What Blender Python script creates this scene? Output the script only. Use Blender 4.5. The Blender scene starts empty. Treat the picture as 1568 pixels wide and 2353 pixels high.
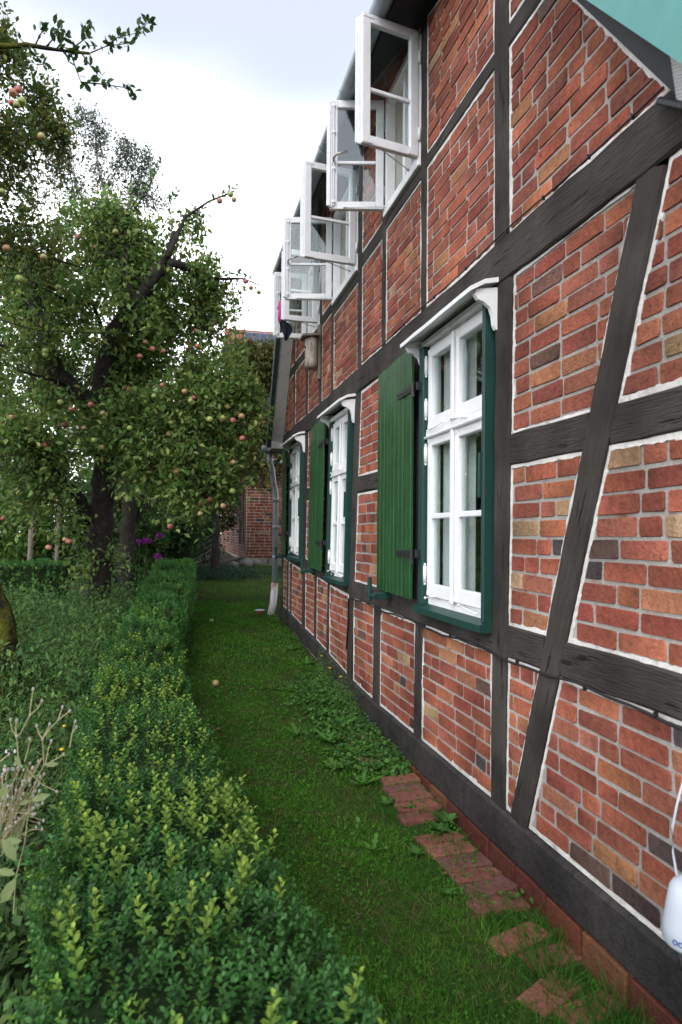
import bpy, math, random
import numpy as np
from mathutils import Vector, Matrix
rnd = random.Random(7); rng = np.random.default_rng(11)
sc = bpy.context.scene; col = sc.collection
# ---------------------------------------------------------------- camera
YAW, PIT, ROL, CX, CZ = math.radians(13.69), math.radians(1.881), math.radians(0.4), -1.5, 1.62
def basis():
    a, p, r = YAW, PIT, ROL
    rt = Vector((math.cos(a), -math.sin(a), 0)); up = Vector((-math.sin(p)*math.sin(a), -math.sin(p)*math.cos(a), math.cos(p)))
    fw = Vector((math.sin(a)*math.cos(p), math.cos(a)*math.cos(p), math.sin(p)))
    return math.cos(r)*rt + math.sin(r)*up, -math.sin(r)*rt + math.cos(r)*up, fw
BX, BY, BF = basis(); CAM = Vector((CX, 0, CZ))
cam = bpy.data.cameras.new('camera'); co = bpy.data.objects.new('camera', cam); col.objects.link(co)
co.matrix_world = Matrix(((BX.x, BY.x, -BF.x, CAM.x), (BX.y, BY.y, -BF.y, CAM.y), (BX.z, BY.z, -BF.z, CAM.z), (0, 0, 0, 1)))
cam.sensor_fit = 'HORIZONTAL'; cam.sensor_width = 24; cam.lens = 24; cam.clip_start = .05; cam.clip_end = 3000
cam.dof.use_dof = True; cam.dof.focus_distance = 4.6; cam.dof.aperture_fstop = 3.8
sc.camera = co
def px(x, y, Y):
    """photograph pixel (1568 px wide scale) -> point at distance Y along the wall"""
    k = BX*((x-784)/1568) + BY*((1176.3-y)/1568) + BF
    return CAM + k*(Y/k.y)
# ---------------------------------------------------------------- sky, sun, exposure
SUN_EL, SUN_AZ = math.radians(44), math.radians(-148)      # azimuth from +y towards +x
w = bpy.data.worlds.new('World'); sc.world = w; w.use_nodes = True
nt = w.node_tree; N = nt.nodes; L = nt.links; N.clear()
def nd(tree, kind, **kw):
    n = tree.nodes.new(kind)
    for k, v in kw.items(): setattr(n, k, v)
    return n
sky = nd(nt, 'ShaderNodeTexSky', sky_type='NISHITA', sun_disc=False); sky.sun_elevation = SUN_EL; sky.sun_rotation = SUN_AZ
sky.air_density = 1.0; sky.dust_density = .6; sky.altitude = 50
tc = nd(nt, 'ShaderNodeTexCoord'); mp = nd(nt, 'ShaderNodeMapping'); mp.inputs['Scale'].default_value = (1.2, 1.2, 2.6); mp.inputs['Location'].default_value = (.35, .1, .42)
ns = nd(nt, 'ShaderNodeTexNoise'); ns.inputs['Scale'].default_value = 1.7; ns.inputs['Detail'].default_value = 2; ns.inputs['Roughness'].default_value = .55
sep = nd(nt, 'ShaderNodeSeparateXYZ'); hz = nd(nt, 'ShaderNodeMapRange'); hz.inputs[1].default_value = .26; hz.inputs[2].default_value = .66; hz.inputs[3].default_value = .62; hz.inputs[4].default_value = -.02
ad = nd(nt, 'ShaderNodeMath', operation='ADD'); cr = nd(nt, 'ShaderNodeMapRange', interpolation_type='SMOOTHSTEP'); cr.inputs[1].default_value = .28; cr.inputs[2].default_value = .74; cr.inputs[3].default_value = .225
mx = nd(nt, 'ShaderNodeMixRGB'); mx.inputs[2].default_value = (19.5, 19.8, 20.4, 1)
bg = nd(nt, 'ShaderNodeBackground'); bg.inputs[1].default_value = .1; wo = nd(nt, 'ShaderNodeOutputWorld')
L.new(tc.outputs['Generated'], mp.inputs[0]); L.new(mp.outputs[0], ns.inputs[0]); L.new(tc.outputs['Generated'], sep.inputs[0]); L.new(sep.outputs[2], hz.inputs[0])
hn = nd(nt, 'ShaderNodeMath', operation='MULTIPLY'); hn.inputs[1].default_value = .5; L.new(ns.outputs[0], hn.inputs[0]); L.new(hn.outputs[0], ad.inputs[0]); L.new(hz.outputs[0], ad.inputs[1]); L.new(ad.outputs[0], cr.inputs[0]); L.new(cr.outputs[0], mx.inputs[0])
L.new(sky.outputs[0], mx.inputs[1]); L.new(mx.outputs[0], bg.inputs[0]); L.new(bg.outputs[0], wo.inputs[0])
sl = bpy.data.lights.new('sun', 'SUN'); sl.energy = 1.5; sl.angle = math.radians(32); sl.color = (1, .95, .88)
so = bpy.data.objects.new('sun', sl); col.objects.link(so); so.location = (-8, 4, 14)
sd = Vector((math.sin(SUN_AZ)*math.cos(SUN_EL), math.cos(SUN_AZ)*math.cos(SUN_EL), math.sin(SUN_EL)))
so.rotation_euler = (-sd).to_track_quat('-Z', 'Y').to_euler()
sc.view_settings.view_transform = 'Standard'; sc.view_settings.look = 'None'; sc.view_settings.exposure = 0.62; sc.view_settings.gamma = 1
sc.render.engine = 'CYCLES'; sc.cycles.use_denoising = True; sc.cycles.max_bounces = 7; sc.cycles.diffuse_bounces = 3; sc.cycles.transparent_max_bounces = 16
sc.cycles.use_adaptive_sampling = True
# ---------------------------------------------------------------- object helpers
WO = {}
def link(o, parent=None, wo=(0, 0, 0)):
    col.objects.link(o); w0 = Vector(wo)
    if parent is not None:
        o.parent = parent; o.location = w0 - WO[parent.name]
    else: o.location = w0
    WO[o.name] = w0
    return o
def tag(o, label=None, cat=None, group=None, kind=None):
    if label: o['label'] = label
    if cat: o['category'] = cat
    if group: o['group'] = group
    if kind: o['kind'] = kind
    return o
def thing(name, loc, label, cat, group=None):
    o = bpy.data.objects.new(name, None); o.empty_display_size = .2
    link(o, None, loc); return tag(o, label, cat, group)
def mesh(name, v, f, mat, cols=None, smooth=False):
    me = bpy.data.meshes.new(name); me.from_pydata([tuple(q) for q in v], [], f)
    if cols is not None:
        a = me.color_attributes.new('Col', 'FLOAT_COLOR', 'POINT'); a.data.foreach_set('color', np.asarray([(c[0], c[1], c[2], 1) for c in cols], dtype=np.float32).ravel())
    if smooth: me.polygons.foreach_set('use_smooth', [True]*len(me.polygons))
    me.materials.append(mat); return me
def obj(name, me, parent=None, wo=(0, 0, 0)):
    return link(bpy.data.objects.new(name, me), parent, wo)
def bigmesh(name, V, T, mat, C=None, smooth=False):
    """V (n,3) verts, T (m,k) faces all of k corners, C (n,3) colours"""
    me = bpy.data.meshes.new(name); m, k = T.shape
    me.vertices.add(len(V)); me.vertices.foreach_set('co', np.ascontiguousarray(V, dtype=np.float32).ravel())
    me.loops.add(m*k); me.loops.foreach_set('vertex_index', np.ascontiguousarray(T, dtype=np.int32).ravel())
    me.polygons.add(m); me.polygons.foreach_set('loop_start', np.arange(0, m*k, k, dtype=np.int32))
    if smooth: me.polygons.foreach_set('use_smooth', np.ones(m, dtype=bool))
    me.update(calc_edges=True)
    if C is not None:
        a = me.color_attributes.new('Col', 'FLOAT_COLOR', 'POINT'); c4 = np.ones((len(V), 4), dtype=np.float32); c4[:, :3] = C
        a.data.foreach_set('color', c4.ravel())
    me.materials.append(mat); me.validate(); return me
class MB:
    def __init__(s): s.v = []; s.f = []; s.c = []
    def add(s, v, f, c=None):
        b = len(s.v); s.v += [tuple(q) for q in v]; s.f += [tuple(i+b for i in q) for q in f]
        if c is not None: s.c += [c]*len(v)
        return s
    def box(s, x0, x1, y0, y1, z0, z1, c=None):
        v = [(x, y, z) for x in (x0, x1) for y in (y0, y1) for z in (z0, z1)]
        return s.add(v, [(0, 1, 3, 2), (4, 6, 7, 5), (0, 4, 5, 1), (2, 3, 7, 6), (0, 2, 6, 4), (1, 5, 7, 3)], c)
    def bbox(s, x0, x1, y0, y1, z0, z1, b=.004, c=None):
        """box with chamfered vertical and long edges (24 verts)"""
        def ring(x, d): return [(x, y0+d+b, z0+d), (x, y1-d-b, z0+d), (x, y1-d, z0+d+b), (x, y1-d, z1-d-b), (x, y1-d-b, z1-d), (x, y0+d+b, z1-d), (x, y0+d, z1-d-b), (x, y0+d, z0+d+b)]
        return s.rings([ring(x0, b), ring(x0+b, 0), ring(x1-b, 0), ring(x1, b)], c)
    def rings(s, rs, c=None, cap=True, closed=True):
        n = len(rs[0]); v = [q for r in rs for q in r]; f = []
        for i in range(len(rs)-1):
            for j in range(n if closed else n-1):
                k = (j+1) % n; f.append((i*n+j, i*n+k, (i+1)*n+k, (i+1)*n+j))
        if cap and closed: f.append(tuple(range(n))[::-1]); f.append(tuple((len(rs)-1)*n+j for j in range(n)))
        return s.add(v, f, c)
    def tube(s, pts, rad, n=6, c=None, cap=True, jit=0):
        pts = [Vector(p) for p in pts]
        if not hasattr(rad, '__len__'): rad = [rad]*len(pts)
        rs = []; up = Vector((.3, .2, .9)).normalized()
        for i, p in enumerate(pts):
            t = (pts[min(i+1, len(pts)-1)] - pts[max(i-1, 0)])
            t = t.normalized() if t.length > 1e-9 else Vector((0, 0, 1))
            a = t.cross(up)
            if a.length < .05: a = t.cross(Vector((1, 0, 0)))
            a.normalize(); b = a.cross(t)
            rs.append([p + (a*math.cos(2*math.pi*j/n) + b*math.sin(2*math.pi*j/n))*rad[i]*(1+(rnd.uniform(-jit, jit) if jit else 0)) for j in range(n)])
        return s.rings(rs, c, cap)
    def extr(s, poly, axis, a0, a1, c=None):
        """extrude a 2D polygon: axis 'y': poly=(x,z); axis 'x': poly=(y,z); axis 'z': poly=(x,y)"""
        def P(q, a): return {'y': (q[0], a, q[1]), 'x': (a, q[0], q[1]), 'z': (q[0], q[1], a)}[axis]
        return s.rings([[P(q, a0) for q in poly], [P(q, a1) for q in poly]], c)
    def ball(s, ctr, r, n=8, m=5, sc_=(1, 1, 1), c=None):
        rs = []
        for i in range(m+1):
            t = math.pi*i/m; rr = max(math.sin(t), .02)
            rs.append([(ctr[0]+r*sc_[0]*rr*math.cos(2*math.pi*j/n), ctr[1]+r*sc_[1]*rr*math.sin(2*math.pi*j/n), ctr[2]-r*sc_[2]*math.cos(t)) for j in range(n)])
        return s.rings(rs, c)
    def mesh(s, name, mat, smooth=False): return mesh(name, s.v, s.f, mat, s.c if len(s.c) == len(s.v) and s.c else None, smooth)
    def obj(s, name, mat, parent=None, smooth=False): return obj(name, s.mesh(name, mat, smooth), parent)
# ---------------------------------------------------------------- materials
def material(name, base=(.5, .5, .5), rough=.7, attr=False, noise=0, nscale=30, stretch=(1, 1, 1), coord='Position', bump=0, bscale=None, dark=None, dscale=8, dlo=.55, dhi=.7, trans=0, spec=.4, metal=0, stain=0, sscale=1.3):
    m = bpy.data.materials.new(name); m.use_nodes = True; t = m.node_tree; p = t.nodes['Principled BSDF']; lk = t.links
    p.inputs['Roughness'].default_value = rough; p.inputs['Specular IOR Level'].default_value = spec; p.inputs['Metallic'].default_value = metal
    if coord == 'Position': src = nd(t, 'ShaderNodeNewGeometry').outputs['Position']
    else: src = nd(t, 'ShaderNodeTexCoord').outputs[coord]
    mpn = nd(t, 'ShaderNodeMapping'); mpn.inputs['Scale'].default_value = stretch; lk.new(src, mpn.inputs[0])
    if attr:
        a = nd(t, 'ShaderNodeAttribute', attribute_name='Col'); cur = a.outputs['Color']
    else:
        r_ = nd(t, 'ShaderNodeRGB'); r_.outputs[0].default_value = (*base, 1); cur = r_.outputs[0]
    nz = nd(t, 'ShaderNodeTexNoise'); nz.inputs['Scale'].default_value = nscale; nz.inputs['Detail'].default_value = 6; nz.inputs['Roughness'].default_value = .6; lk.new(mpn.outputs[0], nz.inputs[0])
    if noise:
        mr = nd(t, 'ShaderNodeMapRange'); mr.inputs[1].default_value = .25; mr.inputs[2].default_value = .75; mr.inputs[3].default_value = 1-noise; mr.inputs[4].default_value = 1+noise; lk.new(nz.outputs[0], mr.inputs[0])
        mm = nd(t, 'ShaderNodeMixRGB', blend_type='MULTIPLY'); mm.inputs[0].default_value = 1; lk.new(cur, mm.inputs[1]); lk.new(mr.outputs[0], mm.inputs[2]); cur = mm.outputs[0]
    if dark is not None:
        n2 = nd(t, 'ShaderNodeTexNoise'); n2.inputs['Scale'].default_value = dscale; n2.inputs['Detail'].default_value = 5; n2.inputs['Roughness'].default_value = .65; lk.new(mpn.outputs[0], n2.inputs[0])
        m2 = nd(t, 'ShaderNodeMapRange'); m2.inputs[1].default_value = dlo; m2.inputs[2].default_value = dhi; lk.new(n2.outputs[0], m2.inputs[0])
        mm = nd(t, 'ShaderNodeMixRGB'); lk.new(m2.outputs[0], mm.inputs[0]); lk.new(cur, mm.inputs[1]); mm.inputs[2].default_value = (*dark, 1); cur = mm.outputs[0]
    if stain:
        n4 = nd(t, 'ShaderNodeTexNoise'); n4.inputs['Scale'].default_value = sscale; n4.inputs['Detail'].default_value = 4; gp_ = nd(t, 'ShaderNodeNewGeometry'); lk.new(gp_.outputs['Position'], n4.inputs[0])
        m4 = nd(t, 'ShaderNodeMapRange'); m4.inputs[1].default_value = .33; m4.inputs[2].default_value = .67; m4.inputs[3].default_value = 1-stain; m4.inputs[4].default_value = 1+stain*.6; lk.new(n4.outputs[0], m4.inputs[0])
        mm = nd(t, 'ShaderNodeMixRGB', blend_type='MULTIPLY'); mm.inputs[0].default_value = 1; lk.new(cur, mm.inputs[1]); lk.new(m4.outputs[0], mm.inputs[2]); cur = mm.outputs[0]
    lk.new(cur, p.inputs['Base Color'])
    if bump:
        b = nd(t, 'ShaderNodeBump'); b.inputs['Strength'].default_value = bump; b.inputs['Distance'].default_value = .01
        if bscale:
            n3 = nd(t, 'ShaderNodeTexNoise'); n3.inputs['Scale'].default_value = bscale; n3.inputs['Detail'].default_value = 8; lk.new(mpn.outputs[0], n3.inputs[0]); lk.new(n3.outputs[0], b.inputs['Height'])
        else: lk.new(nz.outputs[0], b.inputs['Height'])
        lk.new(b.outputs[0], p.inputs['Normal'])
    if trans:
        tr = nd(t, 'ShaderNodeBsdfTranslucent'); hs = nd(t, 'ShaderNodeHueSaturation'); hs.inputs['Value'].default_value = 1.25; hs.inputs['Saturation'].default_value = 1.1; lk.new(cur, hs.inputs['Color']); lk.new(hs.outputs[0], tr.inputs[0])
        ms = nd(t, 'ShaderNodeMixShader'); ms.inputs[0].default_value = trans; lk.new(p.outputs[0], ms.inputs[1]); lk.new(tr.outputs[0], ms.inputs[2]); lk.new(ms.outputs[0], t.nodes['Material Output'].inputs[0])
    return m
M = {}
M['brick'] = material('brick_clay', attr=True, rough=.9, noise=.32, nscale=34, dark=(.05, .03, .03), dscale=26, dlo=.60, dhi=.74, bump=.7, bscale=80, spec=.2, stain=.30)
M['mortar'] = material('lime_mortar', (.355, .335, .31), .95, noise=.18, nscale=40, dark=(.27, .14, .11), dscale=6, dlo=.54, dhi=.70, bump=.6, bscale=120, spec=.1, stain=.28)
M['lime'] = material('white_lime', (.66, .64, .61), .95, noise=.12, nscale=25, dark=(.40, .36, .32), dscale=14, dlo=.54, dhi=.7, bump=.5, bscale=80, spec=.1, stain=.2, sscale=4)
M['timber'] = material('tarred_oak', (.047, .041, .037), .85, noise=.24, nscale=7, stretch=(1, 12, 12), coord='Object', dark=(.010, .009, .009), dscale=2.2, dlo=.64, dhi=.66, bump=.9, bscale=12, spec=.2, stain=.45, sscale=2.6)
M['sillwood'] = material('weathered_sill_oak', (.040, .037, .036), .85, noise=.40, nscale=6, stretch=(1, 5, 5), coord='Object', dark=(.02, .018, .018), dscale=3, dlo=.56, dhi=.68, bump=.8, bscale=16, spec=.2, stain=.4, sscale=3)
M['white'] = material('white_gloss_paint', (.78, .79, .80), .45, noise=.06, nscale=12, dark=(.55, .54, .52), dscale=22, dlo=.66, dhi=.78, bump=.15, bscale=60)
M['whiteold'] = material('old_white_paint', (.66, .68, .71), .5, noise=.08, nscale=14, dark=(.48, .47, .46), dscale=18, dlo=.62, dhi=.78, bump=.2, bscale=60)
M['green'] = material('leaf_green_paint', (.011, .066, .016), .42, noise=.22, nscale=7, stretch=(1, 4, .5), dark=(.05, .14, .06), dscale=40, dlo=.69, dhi=.73, bump=.25, bscale=24, stain=.22, sscale=5)
M['dgreen'] = material('dark_green_paint', (.009, .044, .036), .45, noise=.18, nscale=10, dark=(.045, .10, .085), dscale=35, dlo=.7, dhi=.78, bump=.15, bscale=40)
M['teal'] = material('teal_paint', (.095, .30, .28), .5, noise=.1, nscale=5, dark=(.10, .30, .28), dscale=14, dlo=.66, dhi=.72, bump=.2, bscale=40)
M['iron'] = material('black_iron', (.012, .012, .013), .45, noise=.3, nscale=60, bump=.3, spec=.5)
M['zinc'] = material('zinc', (.26, .30, .33), .45, noise=.2, nscale=8, metal=.2, dark=(.17, .19, .21), dscale=5)
M['steel'] = material('old_steel', (.35, .33, .30), .4, noise=.3, nscale=40, metal=.7)
M['soffit'] = material('grey_soffit', (.42, .42, .41), .7, noise=.08, nscale=6, dark=(.3, .3, .29), dscale=5)
M['black'] = material('dark_boards', (.02, .02, .022), .7, noise=.4, nscale=12, bump=.3)
M['tile'] = material('clay_roof_tile', (.22, .075, .045), .85, noise=.35, nscale=14, dark=(.07, .05, .04), dscale=3)
M['dtile'] = material('dark_roof_sheet', (.03, .032, .034), .7, noise=.3, nscale=10)
M['curtain'] = material('curtain_cloth', (.86, .87, .88), .9, noise=.05, nscale=4, trans=.2)
M['cream'] = material('cream_panel', (.62, .60, .55), .7, noise=.05, nscale=5)
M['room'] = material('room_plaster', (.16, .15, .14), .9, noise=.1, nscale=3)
M['leaf'] = material('leaf', attr=True, rough=.45, noise=.14, nscale=50, trans=.36, spec=.22)
M['leafm'] = material('matt_leaf', attr=True, rough=.6, noise=.14, nscale=50, trans=.36, spec=.15)
M['grass'] = material('grass_blade', attr=True, rough=.8, trans=.35, spec=.06)
M['petal'] = material('petal', attr=True, rough=.6, trans=.3, spec=.2)
M['stem'] = material('stem', attr=True, rough=.75, noise=.2, nscale=60, spec=.2)
M['bark'] = material('apple_bark', (.030, .026, .023), .95, noise=.6, nscale=22, dark=(.10, .105, .09), dscale=24, dlo=.60, dhi=.70, bump=1.0, bscale=38, spec=.15)
M['moss'] = material('mossy_bark', (.075, .080, .014), 1, noise=.6, nscale=24, dark=(.022, .018, .015), dscale=6, dlo=.47, dhi=.56, bump=1.0, bscale=50, spec=.05)
M['birch'] = material('birch_bark', (.42, .40, .37), .9, noise=.3, nscale=8, dark=(.05, .05, .05), dscale=9, dlo=.58, dhi=.64)
M['log'] = material('log_bark', (.34, .30, .25), .9, noise=.45, nscale=18, stretch=(3, 3, .6), dark=(.12, .09, .07), dscale=12, dlo=.56, dhi=.66, bump=.8, bscale=30)
M['oldwood'] = material('old_grey_wood', (.17, .15, .125), .9, noise=.35, nscale=20, bump=.5)
M['soil'] = material('garden_soil', (.045, .036, .026), 1, noise=.5, nscale=20, dark=(.02, .028, .010), dscale=4, dlo=.48, dhi=.6, bump=.8, bscale=40, spec=.1)
M['apple'] = None
M['plastic'] = material('white_plastic', (.44, .48, .55), .45, noise=.04, nscale=20)
M['bluep'] = material('blue_print', (.03, .09, .30), .5)
M['rubber'] = material('black_rubber', (.012, .012, .014), .5)
M['terra'] = material('terracotta', (.30, .10, .05), .8, noise=.2, nscale=30)
M['stone'] = material('field_stone', (.17, .16, .145), .95, noise=.3, nscale=9, dark=(.10, .11, .07), dscale=5, bump=.6, bscale=20)
M['cloth'] = material('garment_cloth', attr=True, rough=.9, noise=.08, nscale=40)
M['solar'] = material('solar_cell', (.02, .03, .06), .15, spec=.7, noise=.2, nscale=3)
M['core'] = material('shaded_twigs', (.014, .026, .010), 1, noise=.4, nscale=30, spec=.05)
def glass_mat():
    m = bpy.data.materials.new('window_glass'); m.use_nodes = True; t = m.node_tree; t.nodes.clear()
    o = nd(t, 'ShaderNodeOutputMaterial'); tr = nd(t, 'ShaderNodeBsdfTransparent'); tr.inputs[0].default_value = (.90, .94, .93, 1)
    g = nd(t, 'ShaderNodeBsdfGlossy'); g.inputs['Roughness'].default_value = .015; g.inputs[0].default_value = (.95, .97, 1, 1)
    geo = nd(t, 'ShaderNodeNewGeometry'); n3 = nd(t, 'ShaderNodeTexNoise'); n3.inputs['Scale'].default_value = 5; t.links.new(geo.outputs['Position'], n3.inputs[0])
    b = nd(t, 'ShaderNodeBump'); b.inputs['Strength'].default_value = .06; b.inputs['Distance'].default_value = .02; t.links.new(n3.outputs[0], b.inputs['Height']); t.links.new(b.outputs[0], g.inputs['Normal'])
    f = nd(t, 'ShaderNodeFresnel'); bf = nd(t, 'ShaderNodeMapRange'); bf.inputs[3].default_value = 1.75; bf.inputs[4].default_value = 1/1.75; t.links.new(geo.outputs['Backfacing'], bf.inputs[0]); t.links.new(bf.outputs[0], f.inputs[0]); s = nd(t, 'ShaderNodeMixShader')
    t.links.new(f.outputs[0], s.inputs[0]); t.links.new(tr.outputs[0], s.inputs[1]); t.links.new(g.outputs[0], s.inputs[2]); t.links.new(s.outputs[0], o.inputs[0]); return m
M['glass'] = glass_mat()
def apple_mat():
    m = bpy.data.materials.new('apple_skin'); m.use_nodes = True; t = m.node_tree; p = t.nodes['Principled BSDF']; p.inputs['Roughness'].default_value = .35
    oi = nd(t, 'ShaderNodeObjectInfo'); tc_ = nd(t, 'ShaderNodeTexCoord'); n1 = nd(t, 'ShaderNodeTexNoise'); n1.inputs['Scale'].default_value = 22
    va = nd(t, 'ShaderNodeVectorMath', operation='ADD'); t.links.new(tc_.outputs['Object'], va.inputs[0]); t.links.new(oi.outputs['Random'], va.inputs[1]); t.links.new(va.outputs[0], n1.inputs[0])
    a = nd(t, 'ShaderNodeMath', operation='MULTIPLY_ADD'); a.inputs[1].default_value = .75; a.inputs[2].default_value = -.45; t.links.new(oi.outputs['Random'], a.inputs[0])
    b = nd(t, 'ShaderNodeMath', operation='ADD'); t.links.new(a.outputs[0], b.inputs[0]); t.links.new(n1.outputs[0], b.inputs[1])
    r_ = nd(t, 'ShaderNodeValToRGB'); e = r_.color_ramp.elements; e[0].position = .35; e[0].color = (.26, .34, .09, 1); e[1].position = .8; e[1].color = (.36, .085, .085, 1)
    k = e.new(.58); k.color = (.40, .22, .13, 1); t.links.new(b.outputs[0], r_.inputs[0]); t.links.new(r_.outputs[0], p.inputs['Base Color']); return m
M['apple'] = apple_mat()
# ---------------------------------------------------------------- terrain
GY = [-8, 2.6, 5, 7, 9.8, 11.55, 11.75, 13, 14.5, 17, 24, 40, 120, 2000]; GZ = [.04, .07, .16, .28, .43, .465, .545, .60, .68, .82, .98, 1.1, 1.3, 1.3]
def gz(x, y):
    b = np.interp(y, GY, GZ); return b + .012*np.sin(np.asarray(x)*5.1+np.asarray(y)*2.3)*np.sin(np.asarray(y)*3.7-np.asarray(x)*1.9)
HRy = [-1, 1.3, 1.5, 1.84, 2.26, 2.86, 3.5, 4.1, 5.1, 6.1, 6.9, 9.5, 12.6, 14]; HRx = [-1.03, -1.04, -1.07, -1.15, -1.19, -1.27, -1.34, -1.39, -1.45, -1.48, -1.43, -1.28, -1.15, -1.1]
HLy = [-1, 1.5, 1.9, 2.27, 2.8, 4, 5.2, 6.3, 9, 13]; HLx = [-1.74, -1.77, -1.82, -1.86, -1.90, -1.97, -2.0, -1.97, -1.88, -1.8]
def build_ground():
    xs = np.concatenate([-np.geomspace(1500, 8.2, 22), np.arange(-8, 4.01, .16), np.geomspace(4.4, 1500, 22)])
    ys = np.concatenate([-np.geomspace(1500, 3.2, 18), np.arange(-3, 11.3, .16), np.arange(11.35, 12.1, .05), np.arange(12.2, 20, .2), np.geomspace(20.5, 2000, 30)])
    X, Y = np.meshgrid(xs, ys); Z = gz(X, Y)
    nx, ny = len(xs), len(ys); V = np.stack([X.ravel(), Y.ravel(), Z.ravel()], 1)
    i = np.arange((ny-1)*(nx-1)); r, c = i//(nx-1), i % (nx-1); T = np.stack([r*nx+c, r*nx+c+1, (r+1)*nx+c+1, (r+1)*nx+c], 1)
    o = obj('ground', bigmesh('ground', V, T, M['soil'], smooth=True)); tag(o, 'dark garden soil and lawn ground', None, kind='structure')
build_ground()
# ---------------------------------------------------------------- brickwork
def clip_half(poly, n, d):
    out = []
    for i in range(len(poly)):
        a, b = poly[i], poly[(i+1) % len(poly)]; da = a[0]*n[0]+a[1]*n[1]-d; db = b[0]*n[0]+b[1]*n[1]-d
        if da >= 0: out.append(a)
        if (da >= 0) != (db >= 0):
            t = da/(da-db); out.append((a[0]+(b[0]-a[0])*t, a[1]+(b[1]-a[1])*t))
    return out
def area(p): return .5*sum(p[i][0]*p[(i+1) % len(p)][1]-p[(i+1) % len(p)][0]*p[i][1] for i in range(len(p)))
def ccw(p): return p if area(p) > 0 else p[::-1]
def halfplanes(poly, ins=0):
    hp = []
    for i in range(len(poly)):
        a, b = poly[i], poly[(i+1) % len(poly)]; dx, dy = b[0]-a[0], b[1]-a[1]; l = math.hypot(dx, dy)
        if l < 1e-6: continue
        n = (-dy/l, dx/l); hp.append((n, a[0]*n[0]+a[1]*n[1]+ins))
    return hp
def clip_poly(p, hps):
    for n, d in hps:
        p = clip_half(p, n, d)
        if len(p) < 3: return []
    q = []
    for a in p:
        if not q or math.hypot(a[0]-q[-1][0], a[1]-q[-1][1]) > .0015: q.append(a)
    while len(q) > 2 and math.hypot(q[0][0]-q[-1][0], q[0][1]-q[-1][1]) < .0015: q.pop()
    return q if len(q) > 2 else []
RED = [(.300, .092, .055), (.27, .080, .050), (.33, .112, .062), (.245, .075, .052), (.29, .098, .066), (.225, .062, .044)]
ORA = [(.35, .155, .08), (.33, .135, .075)]; TAN = [(.38, .24, .14), (.36, .22, .125)]; DRK = [(.085, .058, .056), (.13, .075, .062), (.065, .054, .058), (.14, .07, .055)]
def brick_colour(mixed):
    t = rnd.random(); a, b, c = (.030, .09, .18) if mixed else (.012, .04, .08)
    p = TAN if t < a else ORA if t < b+.03 else DRK if t < c else RED
    k = rnd.choice(p); s = .94*rnd.uniform(.80, 1.18); return tuple(min(1, q*s*rnd.uniform(.95, 1.05)) for q in k)
def brick_layout(poly, course=.0765, mixed=False, header=.25, L_=.252, H_=.122, J=.0135, ins=.014):
    poly = ccw(poly); hps = halfplanes(poly, ins); z0 = min(q[1] for q in poly)+ins; z1 = max(q[1] for q in poly)-ins
    u0 = min(q[0] for q in poly); u1 = max(q[0] for q in poly); n = max(1, round((z1-z0)/course)); h = (z1-z0)/n; out = []
    for r in range(n):
        u = u0-rnd.uniform(0, .06)-(L_/2 if r % 2 else 0); za = z0+r*h+J/2; zb = z0+(r+1)*h-J/2
        while u < u1:
            l = H_ if rnd.random() < header else L_*rnd.uniform(.95, 1.03); a, b = u+J/2, u+l-J/2; j = lambda s=.0035: rnd.uniform(-s, s); k = .006
            e = [(a+j(), za+j()), (b+j(), za+j()), (b+j(), zb+j()), (a+j(), zb+j())]
            rect = []
            for i in range(4):
                p, q, s = e[i-1], e[i], e[(i+1) % 4]
                for o in (p, s):
                    d = math.hypot(o[0]-q[0], o[1]-q[1]); f_ = k*rnd.uniform(.6, 1.5)/d; rect.append((q[0]+(o[0]-q[0])*f_, q[1]+(o[1]-q[1])*f_))
            c = clip_poly(rect, hps)
            if c and area(c) > .0010: out.append((ccw(c), brick_colour(mixed)))
            u += l
    return out
def brick_geo(poly, mp_, depth=.02, front=.004, bev=.0035):
    """mp_(u,v,w) -> world, w towards the viewer"""
    cx = sum(q[0] for q in poly)/len(poly); cy = sum(q[1] for q in poly)/len(poly); fr = front+rnd.uniform(-.0022, .0022)
    def ins(q, d):
        l = math.hypot(q[0]-cx, q[1]-cy)+1e-6; return (q[0]-(q[0]-cx)/l*d, q[1]-(q[1]-cy)/l*d)
    t1, t2 = rnd.uniform(-.012, .012), rnd.uniform(-.02, .02)
    r0 = [mp_(*q, -depth) for q in poly]; r1 = [mp_(*q, fr-bev) for q in poly]; r2 = [mp_(*ins(q, bev*1.3), fr+(q[0]-cx)*t1+(q[1]-cy)*t2) for q in poly]
    n = len(poly); v = r0+r1+r2; f = []
    for a in (0, 1):
        for j in range(n): k = (j+1) % n; f.append((a*n+j, a*n+k, (a+1)*n+k, (a+1)*n+j))
    f.append(tuple(2*n+j for j in range(n))); return v, f
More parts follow.
